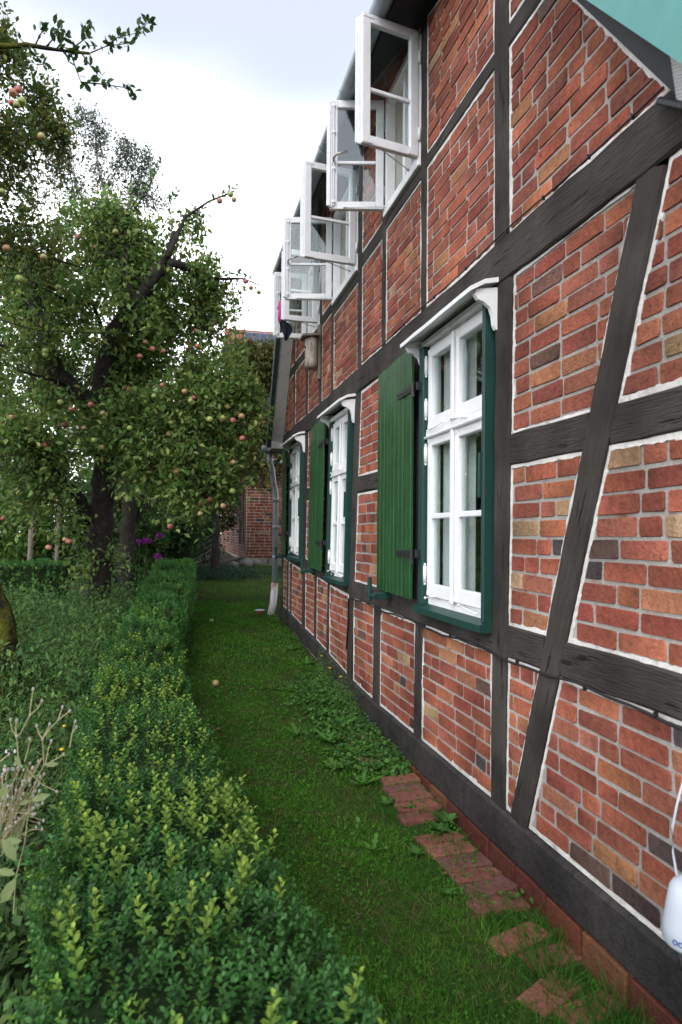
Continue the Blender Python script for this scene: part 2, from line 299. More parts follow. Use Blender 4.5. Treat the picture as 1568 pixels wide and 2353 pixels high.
def edging_geo(poly, mp_, wid=(.009, .024), w=.0042):
    poly = ccw(poly); mb = MB(); c = (sum(q[0] for q in poly)/len(poly), sum(q[1] for q in poly)/len(poly))
    for i in range(len(poly)):
        a, b = poly[i], poly[(i+1) % len(poly)]; l = math.hypot(b[0]-a[0], b[1]-a[1])
        if l < .03: continue
        n = (-(b[1]-a[1])/l, (b[0]-a[0])/l); t = ((b[0]-a[0])/l, (b[1]-a[1])/l); k = max(2, int(l/.022)); base = rnd.uniform(*wid); rs = []; ow = base
        for s in range(k+1):
            f_ = l*s/k; ow = .6*ow+.4*base*rnd.uniform(.45, 1.55); o = ow; q = (a[0]+t[0]*f_, a[1]+t[1]*f_); hgt = w+rnd.uniform(-.001, .0012)+i*.0004
            fi = min(max(f_, o*.7), l-o*.7)
            p_in = (a[0]+t[0]*fi+n[0]*o, a[1]+t[1]*fi+n[1]*o); rs.append([mp_(*q, -.01), mp_(*q, hgt), mp_(*p_in, hgt), mp_(p_in[0]+n[0]*.002, p_in[1]+n[1]*.002, -.01)])
        mb.rings(rs)
    return mb
ALLB = []      # (size on picture, polygon, colour, map, panel object, owner)
def screen_size(P):
    d = (Vector(P)-CAM); return 1/max(.2, d.length)**2
def panel(poly, mp_, owner, mixed=False, header=.25, edge=True, course=.0765, depth=.06, bricks=True):
    poly = ccw(poly); pm = MB(); pm.rings([[mp_(*q, -depth) for q in poly], [mp_(*q, -.0012) for q in poly]])
    o = pm.obj('mortar_panel', M['mortar'], owner)
    if edge: edging_geo(poly, mp_).obj('lime_edging', M['lime'], o)
    if bricks:
        for b, c in brick_layout(poly, course=course, mixed=mixed, header=header):
            ctr = mp_(sum(q[0] for q in b)/len(b), sum(q[1] for q in b)/len(b), 0)
            d = Vector(ctr)-CAM; xs_ = d.dot(BX)/d.dot(BF); ys_ = d.dot(BY)/d.dot(BF); inside = d.dot(BF) > 0 and abs(xs_) < .52 and abs(ys_) < .77
            dd = mp_(0, 0, 1); nn = Vector(dd)-Vector(mp_(0, 0, 0)); cosn = abs(nn.dot(d.normalized()))
            ALLB.append((area(b)*cosn/d.length**2*(1 if inside else .001), b, c, mp_, o, owner))
    return o
def flush_bricks(owner, limit=300, shade=1.0):
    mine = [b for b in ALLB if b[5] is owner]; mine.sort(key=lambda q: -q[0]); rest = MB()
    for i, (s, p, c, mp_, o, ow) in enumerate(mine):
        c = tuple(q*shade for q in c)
        v, f = brick_geo(p, mp_)
        us = [q[0] for q in p]; u0, u1 = min(us), max(us); n = len(p); ga, gb = rnd.uniform(-.3, .3), rnd.uniform(-.15, .15); zs_ = [q[1] for q in p]; w0, w1 = min(zs_), max(zs_)
        cs = [tuple(max(.01, c_*(1+ga*(2*(q[0]-u0)/(u1-u0)-1)+gb*(2*(q[1]-w0)/(w1-w0)-1))) for c_ in c) for _ in range(3) for q in p]
        if i < limit: obj('brick', mesh('brick', v, f, M['brick'], cs), o)
        else: b_ = len(rest.v); rest.add(v, f); rest.c += cs
    if rest.v:
        r_ = rest.obj('brickwork', M['brick'], owner); tag(r_, kind='stuff')
# ---------------------------------------------------------------- the half-timbered house
Y0, Y1 = 1.48, 9.67
house = thing('half_timbered_house', (0, 5.5, .1), 'half-timbered brick farmhouse gable with dark beams, green shutters and open upper windows', 'house')
gm = lambda u, v, w: (-w, u, v)       # wall coordinates (y, z, out)
def timber(name, p0, p1, w0, w1=None, proud=.014, back=.08, mat='timber', wob=.004, ch=.008, parent=None):
    w1 = w1 or w0; a = Vector((0, *p0)); b = Vector((0, *p1)); X = (b-a); l = X.length; X.normalize(); Z = Vector((-1, 0, 0)); Yv = Z.cross(X)
    n = max(2, int(l/.14)); rs = []; o1 = o2 = 0
    for i in range(n+1):
        t = i/n; hw = (w0+(w1-w0)*t)/2; o1 = .6*o1+rnd.uniform(-wob, wob); o2 = .6*o2+rnd.uniform(-wob, wob); f_ = proud+rnd.uniform(-.002, .002); u = l*t
        yl, yr = -hw+o1, hw+o2; c = ch*rnd.uniform(.5, 1.3)
        rs.append([(u, yl, -back), (u, yl, f_-c), (u, yl+c, f_), (u, 0, f_+rnd.uniform(-.0015, .0015)), (u, yr-c, f_), (u, yr, f_-c), (u, yr, -back)])
    m = MB(); m.rings(rs); o = m.obj(name, M[mat], parent or house)
    o.rotation_euler = Matrix(((X.x, Yv.x, Z.x), (X.y, Yv.y, Z.y), (X.z, Yv.z, Z.z))).to_euler()
    o.location = a - WO[(parent or house).name]; return o
def itp(y, t): return float(np.interp(y, [q[0] for q in t], [q[1] for q in t]))
ZS = [(1.4, .365), (5, .357), (5.8, .385), (7.3, .50), (8, .53), (9.1, .60), (9.8, .61)]
ZL = [(1.4, 1.062), (3, 1.064), (5.6, 1.082), (6.6, 1.125), (7.3, 1.17), (7.95, 1.19), (8.85, 1.235), (9.7, 1.30)]      # low rail, underside
zs = lambda y: itp(y, ZS); zl = lambda y: itp(y, ZL); LR = .142
vn = lambda y: 3.094+1.34*(y-1.834)          # near verge line on the wall
vf = lambda y: 3.055+1.63*(9.559-y)          # far verge line on the wall
ZT = 4.90
# sill beam, plinth
for a, b in ((Y0, 3.3), (3.305, 6.45), (6.455, Y1)):
    m = MB(); n = max(3, int((b-a)/.16)); rs = []
    for i in range(n+1):
        y = a+(b-a)*i/n; t, bt = zs(y)+rnd.uniform(-.003, .003), zs(y)-.186+rnd.uniform(-.004, .004); p = .03+rnd.uniform(-.003, .003)
        rs.append([(.1, y, bt), (-p+.012, y, bt), (-p, y, bt+.014), (-p-.002, y, (t+bt)/2), (-p, y, t-.012), (-p+.014, y, t), (.1, y, t)])
    m.rings(rs); m.obj('sill_beam', M['sillwood'], house)
y = Y0
plm = MB(); plm.extr([(Y0, -.3), (Y1, -.2), (Y1, zs(Y1)-.187), (7.3, zs(7.3)-.187), (5, zs(5)-.187), (Y0, zs(Y0)-.187)], 'x', -.012, .12); plm.obj('plinth', M['mortar'], house)
while y < 6.3:
    l = rnd.uniform(.235, .265); z1_ = zs(y)-.188; z0_ = min(z1_-.07, float(gz(-.1, y))+.0)
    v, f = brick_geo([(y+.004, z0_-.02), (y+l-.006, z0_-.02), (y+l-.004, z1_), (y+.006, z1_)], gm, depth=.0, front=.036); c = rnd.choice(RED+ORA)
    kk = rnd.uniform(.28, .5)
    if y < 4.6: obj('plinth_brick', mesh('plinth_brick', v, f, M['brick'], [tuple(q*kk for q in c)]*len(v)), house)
    y += l+.006
# girt and rails
for a, b in ((Y0, 4.55), (4.556, Y1)): timber('girt', (a, 2.918), (b, 2.918), .203, proud=.022, wob=.005)
POST = {'A': ((2.968, .36), (2.902, 2.815), .135, .165), 'B': ((5.785, zs(5.8)), (5.53, 2.815), .13, .155), 'C': ((7.98, zs(8)), (7.84, 2.815), .11, .15)}
pl = lambda k, z: POST[k][0][0]+(POST[k][1][0]-POST[k][0][0])*(z-POST[k][0][1])/(POST[k][1][1]-POST[k][0][1])
hwp = lambda k, z: .5*(POST[k][2]+(POST[k][3]-POST[k][2])*(z-POST[k][0][1])/(POST[k][1][1]-POST[k][0][1]))
for k, (a, b, w0, w1) in POST.items(): timber('post', a, b, w0, w1, proud=.017)
for yc in (4.13, 6.72, 9.0): timber('post', (yc, zl(yc)+LR), (yc, 2.815), .13)
timber('corner_post', (Y0+.07, zs(Y0)), (Y0+.07, 2.815), .14); timber('corner_post', (Y1-.08, zs(Y1)), (Y1-.08, 2.815), .15)
SP = [(4.045, .125), (4.95, .165), (6.63, .095), (7.255, .09), (8.85, .075), (9.125, .09)]
for yc, w_ in SP: timber('short_post', (yc+.025, zs(yc)), (yc, zl(yc)), w_*.9, w_)
BR0, BR1 = (2.77, .36), (1.876, 2.815)
timber('brace', BR0, BR1, .132, .142, proud=.019, wob=.003)
brc = lambda z: BR0[0]+(BR1[0]-BR0[0])*(z-BR0[1])/(BR1[1]-BR0[1]); bhw = .074
def hrail(ya, yb, name='rail', zf=None, h=LR, **k):
    n = 1; timber(name, (ya, zf(ya)+h/2), (yb, zf(yb)+h/2), h, proud=.013, **k)
lr = lambda y: zl(y)
hrail(brc(1.13)+bhw-.01, pl('A', 1.13)-hwp('A', 1.13), zf=lr); hrail(Y0+.14, brc(1.13)-bhw+.01, zf=lr)
hrail(pl('A', 1.13)+hwp('A', 1.13), 4.4, zf=lr); hrail(4.405, pl('B', 1.13)-hwp('B', 1.13), zf=lr)
hrail(pl('B', 1.15)+hwp('B', 1.15), 6.75, zf=lr); hrail(6.755, pl('C', 1.2)-hwp('C', 1.2), zf=lr); hrail(pl('C', 1.25)+hwp('C', 1.25), Y1-.155, zf=lr)
MR = [(1.4, 1.938), (2.9, 1.945), (5.5, 1.968), (9.7, 2.05)]; zm = lambda y: itp(y, MR); MH = .14
for a, b in ((brc(2.01)+bhw-.01, pl('A', 2)-hwp('A', 2)), (Y0+.14, brc(2.01)-bhw+.01), (4.195, pl('B', 2)-hwp('B', 2)), (6.785, pl('C', 2)-hwp('C', 2)), (9.065, Y1-.155)):
    timber('mid_rail', (a, zm(a)+MH/2), (b, zm(b)+MH/2), MH, proud=.013)
# upper storey
UP = [(2.86, 3.0), (3.937, 4.025), (4.777, 4.862), (5.445, 5.56), (6.487, 6.57), (7.037, 7.14), (7.805, 7.92), (8.695, 8.775)]
for a, b in UP:
    yc = (a+b)/2; top = min(ZT, vf(yc)-.02, vn(yc)-.02); timber('upper_post', (yc, 3.02), (yc, top), b-a, proud=.013)
UR = [(1.9, 3.913, 4.028), (3.0, 3.91, 3.99), (4.025, 3.882, 3.968), (4.862, 3.858, 3.98), (5.56, 3.776, 3.872), (6.57, 3.836, 3.948), (7.14, 3.762, 3.852), (7.92, 3.735, 3.85), (8.775, 3.73, 3.85)]
ends = [2.86, 3.937, 4.777, 5.445, 6.487, 7.037, 7.805, 8.695, 9.08]
for i, (a, lo, hi) in enumerate(UR):
    a2 = a if i else 2.46; timber('upper_rail', (a2, (lo+hi)/2), (ends[i], (lo+hi)/2), hi-lo, proud=.011)
timber('wall_plate', (3.1, ZT+.03), (8.46, ZT+.03), .10, proud=.016)
# infill panels, lower storey
def quad(ya, yb, z0, z1): return [(ya, z0), (yb, z0), (yb, z1), (ya, z1)]
def bandpanels(lo, hi, mixed, header):
    """two panels beside the brace, lo/hi functions of y"""
    for side in (0, 1):
        if side == 0: p = [(brc(lo)+bhw, lo), (pl('A', lo)-hwp('A', lo), lo), (pl('A', hi)-hwp('A', hi), hi), (brc(hi)+bhw, hi)]
        else: p = [(Y0+.14, lo), (brc(lo)-bhw, lo), (brc(hi)-bhw, hi), (Y0+.14, hi)]
        panel(p, gm, house, mixed, header)
bandpanels(.366, 1.062, True, .22); bandpanels(1.062+LR, 1.942, True, .25); bandpanels(1.942+MH, 2.816, False, .2)
def pan(yl0, yl1, yr0, yr1, z0l, z0r, z1l, z1r, mixed=True, header=.4): panel([(yl0, z0l), (yr0, z0r), (yr1, z1r), (yl1, z1l)], gm, house, mixed, header)
def lowpan(ya, yb, h=.45): panel([(ya, zs(ya)), (yb, zs(yb)), (yb, zl(yb)), (ya, zl(ya))], gm, house, True, h)
lowpan(3.035, 4.0, .18)
lowpan(4.12, 4.88, .3); lowpan(5.045, 5.66, .45); lowpan(5.83, 6.59, .85); lowpan(6.69, 7.21, .85); lowpan(7.305, 7.87, .8); lowpan(8.04, 8.81, .6); lowpan(8.89, 9.07, .6); lowpan(9.175, Y1-.155, .6)
for ya, k in ((4.195, 'B'), (6.785, 'C')):
    z0_, z1_ = zl(ya)+LR, zm(ya); panel([(ya, z0_), (pl(k, z0_)-hwp(k, z0_), zl(ya+1)+LR), (pl(k, z1_)-hwp(k, z1_), zm(ya+1)), (ya, z1_)], gm, house, True, .6)
    z0_ = zm(ya)+MH; panel([(ya, z0_), (pl(k, z0_)-hwp(k, z0_), zm(ya+1)+MH), (pl(k, 2.816)-hwp(k, 2.816), 2.816), (ya, 2.816)], gm, house, False, .4)
panel(quad(9.065, Y1-.155, zl(9.3)+LR+.01, zm(9.3)-.005), gm, house, True, .5); panel(quad(9.065, Y1-.155, zm(9.3)+MH+.005, 2.816), gm, house, True, .5)
# infill panels, upper storey
panel([(1.782, 3.02), (2.86, 3.02), (2.86, 3.913), (2.445, 3.913)], gm, house, False, .2)
panel([(2.53, 4.028), (2.86, 4.028), (2.86, vn(2.86))], gm, house, False, .2)
US = [(3.0, 3.937, 3.91, 3.99), (4.025, 4.777, 3.882, None), (4.862, 5.445, 3.858, 3.98), (5.56, 6.487, 3.776, None), (6.57, 7.037, 3.836, 3.948), (7.14, 7.805, 3.762, None), (7.92, 8.695, 3.735, 3.85)]
for a, b, lo, hi in US:
    panel(quad(a, b, 3.02, lo), gm, house, False, .2)
    if hi: panel([(a, hi), (b, hi), (b, min(ZT-.02, vf(b))), (a, min(ZT-.02, vf(a), vn(a)))], gm, house, False, .2)
panel([(8.775, 3.02), (9.575, 3.02), (9.575-(3.73-3.02)/1.63, 3.73), (8.775, 3.73)], gm, house, False, .2)
panel([(8.775, 3.85), (9.07, 3.85), (8.775, vf(8.775))], gm, house, False, .2)
# cables on the beams
m = MB(); pts = [(-.028-.004*rnd.random(), y_, 3.028+.006*math.sin(y_*5)) for y_ in np.arange(1.80, 5.5, .12)]; m.tube(pts, .0048, 6); m.obj('cable', M['rubber'], house, True)
m = MB(); pts = [(-.026, y_, zl(y_)-.004+.008*math.sin(y_*6.3)+.004*math.sin(y_*17)) for y_ in np.arange(1.6, 5.7, .1)]; m.tube(pts, .006, 6); m.tube([(-.03, 5.68, 1.08), (-.035, 5.72, 1.06), (-.03, 5.74, .9), (-.03, 5.8, .62)], .007, 6); m.obj('cable', M['rubber'], house, True)
for y_ in (1.95, 2.2, 2.52, 2.84, 3.3, 3.75, 4.3):
    m = MB(); m.bbox(-.037, -.02, y_-.0035, y_+.0035, 3.018, 3.036, .001); m.obj('cable_clip', M['iron'], house)
for y_ in (1.86, 2.24, 2.75, 3.5, 3.9):
    m = MB(); m.bbox(-.036, -.02, y_-.0035, y_+.0035, zl(y_)-.010, zl(y_)+.010, .001); m.obj('cable_clip', M['iron'], house)
# ---- body: side walls, interior, floors, roof
m = MB(); m.box(.1, 9, Y0+.02, Y0+.10, -.3, 2.9); m.obj('side_wall', M['mortar'], house)
panel(quad(.105, 3.2, .12, 2.78), lambda u, v, w: (u, Y0+.018-w, v), house, True, .3, False, depth=.001)
m = MB(); m.box(.1, 9, Y1-.10, Y1-.02, -.3, 2.9); m.obj('side_wall', M['mortar'], house)
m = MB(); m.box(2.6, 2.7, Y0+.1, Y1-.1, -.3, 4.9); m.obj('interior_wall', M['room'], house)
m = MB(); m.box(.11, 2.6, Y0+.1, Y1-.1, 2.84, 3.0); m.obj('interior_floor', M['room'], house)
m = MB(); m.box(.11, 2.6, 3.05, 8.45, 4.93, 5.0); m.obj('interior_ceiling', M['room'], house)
RIDGE_Y = (1.782+9.575)/2
def roof_slab(name, pts, th, mat):
    a, b, c = (Vector(pts[i]) for i in range(3)); n = (b-a).cross(c-a).normalized(); n = n if n.z > 0 else -n
    m = MB(); m.rings([[Vector(q) for q in pts], [Vector(q)+n*th for q in pts]]); return m.obj(name, M[mat], house)
OV = -.25
# far slope (soffit seen from below), near slope, half hip
fe = lambda z: 9.559-(z-3.055)/1.63
ne = lambda z: 1.834+(z-3.094)/1.34
roof_slab('roof', [(-.22, fe(2.86), 2.86), (9, fe(2.86), 2.86), (9, RIDGE_Y, vf(RIDGE_Y)), (1.9, RIDGE_Y, vf(RIDGE_Y)), (-.22, fe(4.93), 4.93)], .12, 'dtile')
roof_slab('roof', [(-.05, ne(2.78), 2.90), (9, ne(2.78), 2.90), (9, RIDGE_Y, vf(RIDGE_Y)+.1), (1.9, RIDGE_Y, vf(RIDGE_Y)+.1), (-.05, ne(4.93), 5.05)], .10, 'tile')
roof_slab('half_hip_roof', [(OV, 2.95, 4.86), (OV, 8.44, 4.86), (1.9, RIDGE_Y+.2, 8.2), (1.9, RIDGE_Y-.2, 8.2)], .10, 'dtile')
m = MB(); m.extr([(OV, 4.845), (OV, 4.87), (.02, 4.965), (.02, 4.925)], 'y', 3.0, 8.43); m.obj('eave_soffit', M['black'], house)
m = MB()
gpts = [(math.cos(math.pi*k/10), -math.sin(math.pi*k/10)) for k in range(11)]
rs = []
for y_ in np.arange(2.92, 8.46, .5): rs.append([(OV-.055+.058*c, y_, 4.90+.058*s_) for c, s_ in gpts]+[(OV-.055-.050*c, y_, 4.90+.050*s_) for c, s_ in gpts])
m.rings(rs); m.obj('gutter', M['zinc'], house, True)
for y_ in np.arange(3.3, 8.4, .75):
    m = MB(); m.tube([(OV-.055+.061*c, y_, 4.90+.061*s_) for c, s_ in gpts], .006, 4); m.obj('gutter_bracket', M['zinc'], house)
# far verge: pale soffit board, green bargeboard, boxed eave end
def slope_board(name, y_of, z0, z1, x0, x1, t0, t1, mat, steps=2):
    m = MB(); m.rings([[(x, y_of(z)+o, z) for x, o in ((x0, t0), (x1, t0), (x1, t1), (x0, t1))] for z in np.linspace(z0, z1, steps)]); return m.obj(name, M[mat], house)
slope_board('verge_soffit', fe, 2.89, 4.86, -.185, -.016, -.03, -.005, 'soffit')
slope_board('bargeboard', fe, 2.86, 4.92, -.215, -.187, -.055, .10, 'dgreen')
slope_board('verge_trim', fe, 2.87, 4.92, -.24, -.217, -.02, .12, 'dtile')
m = MB(); m.extr([(-.185, 2.83), (-.02, 2.83), (-.02, 2.90), (-.185, 2.93)], 'y', 9.56, 9.95); m.obj('eave_box', M['soffit'], house)
m = MB(); m.tube([(-.27, 9.98, 2.86), (.3, 9.98, 2.865), (2, 9.98, 2.89)], .06, 10); m.obj('gutter', M['zinc'], house, True)
# near verge: black board, teal bargeboard, ribbed eave filler
m = MB(); m.extr([(1.60, 2.79), (1.64, 2.83), (3.1, 4.79), (3.1, 4.99), (1.55, 2.92)], 'x', -.030, -.004); m.obj('verge_board', M['black'], house)
tz = lambda y: 3.005+1.187*(y-1.657)
m = MB(); m.rings([[(-.10, y_, tz(y_)), (-.072, y_, tz(y_)), (-.072, y_, tz(y_)+.48), (-.10, y_, tz(y_)+.48)] for y_ in (1.42, 1.9, 2.5, 3.0)]); m.obj('bargeboard', M['teal'], house)
m = MB()
for k in range(16):
    z_ = 2.86+k*.0125; m.tube([(-.055, 1.46, z_-.10), (-.05, 1.60, z_-.02), (-.04, 1.72+.002*k, z_+.055)], .0068, 5)
m.obj('eave_filler', M['soffit'], house, True)
m = MB(); m.tube([(-.06, 1.44, 2.74), (-.05, 1.6, 2.83), (-.045, 1.80, 2.985)], .012, 6); m.obj('gutter_bracket', M['iron'], house, True)
# downpipe
m = MB(); q = lambda x, y, Y: tuple(px(x, y, Y))
P0 = Vector((-.155, 9.98, 2.80)); pb = Vector((-.055, 10.02, .86))
m.tube([P0, P0+Vector((0, 0, -.13)), P0+Vector((.03, .01, -.20)), Vector((-.09, 10.0, 2.36)), Vector((-.06, 10.02, 2.26)), Vector((-.055, 10.02, 2.1)), pb], .042, 12); m.obj('downpipe', M['zinc'], house, True)
for z_ in (2.12, 1.72, 1.28): m = MB(); m.tube([(-.055, 10.02, z_-.03), (-.055, 10.02, z_+.03)], .0455, 12); m.tube([(-.055, 10.02, z_), (.0, 9.7, z_)], .008, 5); m.obj('pipe_collar', M['zinc'], house, True)
m = MB(); m.tube([Vector((-.055, 10.02, .90)), Vector((-.075, 10.01, .62)), Vector((-.13, 9.98, .38))], [.052, .052, .052], 12); m.obj('downpipe_foot', material('old_white_pipe', (.62, .60, .62), .5, noise=.1, nscale=10, dark=(.35, .18, .14), dscale=5, dlo=.5, dhi=.66), house, True)
# ---- lower windows
def bar(mb, x0, x1, y0, y1, z0, z1, b=.004): mb.bbox(x0, x1, y0, y1, z0, z1, b)
def lower_window(ya, yb, z0, z1, lean=0.0, shutter=True, sh_y=None, hoodz=2.80):
    """casing from ya (near) to yb, z0 sill underside, z1 casing top; lean shifts y with height"""
    T_ = .029; P_ = .058; parts = []
    def sh(me):          # lean
        if lean:
            for v in me.vertices: v.co.y += lean*(v.co.z-z0)
        return me
    def put(name, mb, mat, parent, smooth=False): return obj(name, sh(mb.mesh(name, M[mat], smooth)), parent)
    gy0, gy1, gz0, gz1 = ya+T_+.004, yb-T_-.045, z0+.055, z1-.005
    m = MB(); fx0, fx1 = -.012, .05       # white fixed frame
    bar(m, fx0, fx1, gy0, gy0+.035, gz0, gz1); bar(m, fx0, fx1, gy1-.035, gy1, gz0, gz1); bar(m, fx0, fx1, gy0+.035, gy1-.035, gz0, gz0+.085); bar(m, fx0, fx1, gy0+.035, gy1-.035, gz1-.06, gz1)
    zt = gz0+(gz1-gz0)*.655
    bar(m, -.034, fx1, gy0+.002, gy1-.002, zt-.014, zt+.022); bar(m, -.046, -.010, gy0-.012, gy1+.012, zt-.026, zt-.012)
    win = put('window', m, 'white', house)
    m = MB()
    bar(m, -P_, .06, ya, ya+T_, z0+.05, z1); put('casing', m, 'dgreen', win)
    m = MB(); bar(m, -P_+.006, .06, yb-T_-.044, yb, z0+.05, z1); put('casing', m, 'dgreen', win)
    m = MB(); m.rings([[(.05, y_, z0), (-P_-.018, y_, z0+.004), (-P_-.02, y_, z0+.040), (-.004, y_, z0+.062), (.05, y_, z0+.062)] for y_ in (ya-.004, yb+.004)]); put('window_sill', m, 'dgreen', win)
    m = MB(); bar(m, -.05, .06, ya+T_, yb-T_, z1-.004, z1+.03); put('casing_head', m, 'white', win)
    # hood board with two consoles
    hb = .165; ny = 8; rs = []
    for i in range(ny+1):
        y_ = ya-.075+(yb-ya+.11)*i/ny; o = rnd.uniform(-.0015, .0015)
        rs.append([(-.002, y_, hoodz+.028), (-hb*.55, y_, hoodz+.012+o), (-hb, y_, hoodz-.028+o), (-hb, y_, hoodz-.006+o), (-hb*.55, y_, hoodz+.034+o), (-.002, y_, hoodz+.052)])
    m = MB(); m.rings(rs); put('hood', m, 'white', win)
    cons = [(-.004, .02), (-.13, .0), (-.135, -.025), (-.118, -.048), (-.085, -.058), (-.055, -.082), (-.042, -.12), (-.036, -.165), (-.026, -.185), (-.010, -.188), (-.004, -.175)]
    for y_ in (ya-.055, yb-.002):
        m = MB(); m.extr([(a, hoodz+b-.012) for a, b in cons], 'y', y_, y_+.026); put('bracket', m, 'white', win)
    # sashes: two upper, two lower
    ym = (gy0+gy1)/2; S = .052; sx0, sx1 = -.026, .014
    for (c0, c1) in ((gy0+.012, ym-.004), (ym+.004, gy1-.012)):
        for lv, (b0, b1) in enumerate(((gz0+.052, zt-.018), (zt+.026, gz1-.022))):
            m = MB(); bot = .075
            bar(m, sx0, sx1, c0, c0+S, b0, b1); bar(m, sx0, sx1, c1-S, c1, b0, b1); bar(m, sx0+.002, sx1, c0+S, c1-S, b0, b0+bot); bar(m, sx0+.002, sx1, c0+S, c1-S, b1-.055, b1)
            spans = [(b0+bot, b1-.055)]
            if lv == 0:
                zmid = b0+bot+(b1-.055-b0-bot)*.49; bar(m, sx0+.006, sx1-.002, c0+S, c1-S, zmid-.015, zmid+.015); spans = [(b0+bot, zmid-.015), (zmid+.015, b1-.055)]
            for zc in (b0+.02, b1-.02):       # corner irons
                for yy in (c0, c1-.05): bar(m, sx0-.003, sx0+.002, yy+.004, yy+.046, zc-.014, zc+.014, .001)
            put('sash', m, 'white', win)
            for s0, s1 in spans: m = MB(); m.box(-.004, .0, c0+S-.006, c1-S+.006, s0-.006, s1+.006); put('pane', m, 'glass', win)
            for zc in (b0+.13, b1-.10):
                m = MB(); yy = c0-.010 if c0 < ym-.1 else c1+.010
                m.tube([(sx0-.008, yy, zc-.05), (sx0-.008, yy, zc+.05)], [.011, .011], 7); m.ball((sx0-.008, yy, zc+.058), .009, 6, 4); m.ball((sx0-.008, yy, zc-.058), .009, 6, 4); put('hinge', m, 'white', win, True)
    for b0, b1 in ((gz0+.04, zt-.02), (zt+.02, gz1-.02)):
        m = MB(); bar(m, sx0-.016, sx0-.001, ym-.017, ym+.017, b0, b1, .005); put('astragal', m, 'white', win)
    for (yy0, yy1, zz) in ((gy0+.06, gy0+.28, gz0+.03), (gy1-.06, gy1-.2, gz0+.045), (gy0+.22, gy0+.40, zt+.012), (gy1-.08, gy1-.3, zt+.012)):
        m = MB(); m.tube([(-.05, yy0, zz), (-.052, yy1, zz+.02)], .004, 5); m.ball((-.052, yy0, zz), .009, 6, 4); m.ball((-.05, yy1, zz+.02), .008, 6, 4); put('stay_hook', m, 'white', win, True)
    m = MB(); bar(m, -P_-.012, -P_+.03, ya+T_, ya+T_+.016, zt-.42, zt-.20, .003); put('shutter_rebate', m, 'dgreen', win)
    # net curtains
    for c0, c1 in ((gy0+.02, gy0+.22), (gy0+.30, gy1-.02)):
        n = 40; rs = [[(.066+.011*math.sin(t*9*math.pi+c0*7)+.004*math.sin(t*31), c0+(c1-c0)*t, z_) for t in np.linspace(0, 1, n)] for z_ in (gz0+.05, gz1-.03)]
        m = MB(); m.rings(rs, closed=False, cap=False); put('curtain', m, 'curtain', win, True)
    # shutter
    if shutter:
        s0, s1, b0, b1 = sh_y
        m = MB(); off0, off1 = .088, .058; fx = lambda y_: -(off0+(off1-off0)*(y_-s0)/(s1-s0))
        for zc in (b0+.22, b1-.24): m.rings([[(fx(y_)+.040, y_, zc-.04), (fx(y_)+.018, y_, zc-.04), (fx(y_)+.018, y_, zc+.04), (fx(y_)+.040, y_, zc+.04)] for y_ in (s0+.04, s1-.04)])
        shut = put('shutter', m, 'green', house)
        edges = [s0]; nb = 9
        while len(edges) < nb: edges.append(s0+(s1-s0)*(len(edges)+rnd.uniform(-.12, .12))/nb)
        edges.append(s1)
        for a, b in zip(edges[:-1], edges[1:]):
            m = MB(); d = rnd.uniform(-.0015, .0015); zt_ = b1+rnd.uniform(-.003, .003); zb_ = b0+rnd.uniform(-.003, .003); g = .0022; c = .0045
            m.rings([[(fx(a)+.018, a+g, z_), (fx(a)+d+c, a+g, z_), (fx(a)+d, a+g+c, z_), (fx(b)+d, b-g-c, z_), (fx(b)+d+c, b-g, z_), (fx(b)+.018, b-g, z_)] for z_ in (zb_, zt_)]); put('board', m, 'green', shut)
        for zc in (b0+.275, b1-.265):
            m = MB(); m.rings([[(fx(y_)-.001, y_, zc-h), (fx(y_)-.007, y_, zc-h), (fx(y_)-.007, y_, zc+h), (fx(y_)-.001, y_, zc+h)] for y_, h in ((s0+.29, .010), (s0+.27, .019), (s0+.02, .024), (s0-.06, .026))])
            m.tube([(fx(s0)-.004, s0-.045, zc-.06), (fx(s0)-.004, s0-.045, zc+.03)], .012, 7); m.bbox(-.08, -.02, s0-.075, s0-.05, zc-.022, zc+.03, .003)
            for k in range(4): m.ball((fx(s0)-.009, s0+.05+k*.06, zc), .006, 6, 3)
            put('strap_hinge', m, 'iron', shut)
        ys = s1-.12; m = MB(); bar(m, -.14, -.01, ys-.11, ys-.06, b0-.055, b0-.012); bar(m, -.155, -.13, ys-.015, ys+.025, b0-.075, b0+.095); bar(m, -.15, -.11, ys-.11, ys-.01, b0-.045, b0-.02); put('shutter_stop', m, 'dgreen', shut)
    return win
lower_window(3.03, 3.955, 1.148, 2.765, -.012, True, (3.995, 4.81, 1.225, 2.79), 2.80)
lower_window(5.80, 6.60, 1.165, 2.71, -.085, True, (6.66, 7.49, 1.255, 2.785), 2.775)
lower_window(8.04, 8.90, 1.285, 2.735, -.035, True, (8.96, 9.44, 1.35, 2.78), 2.79)
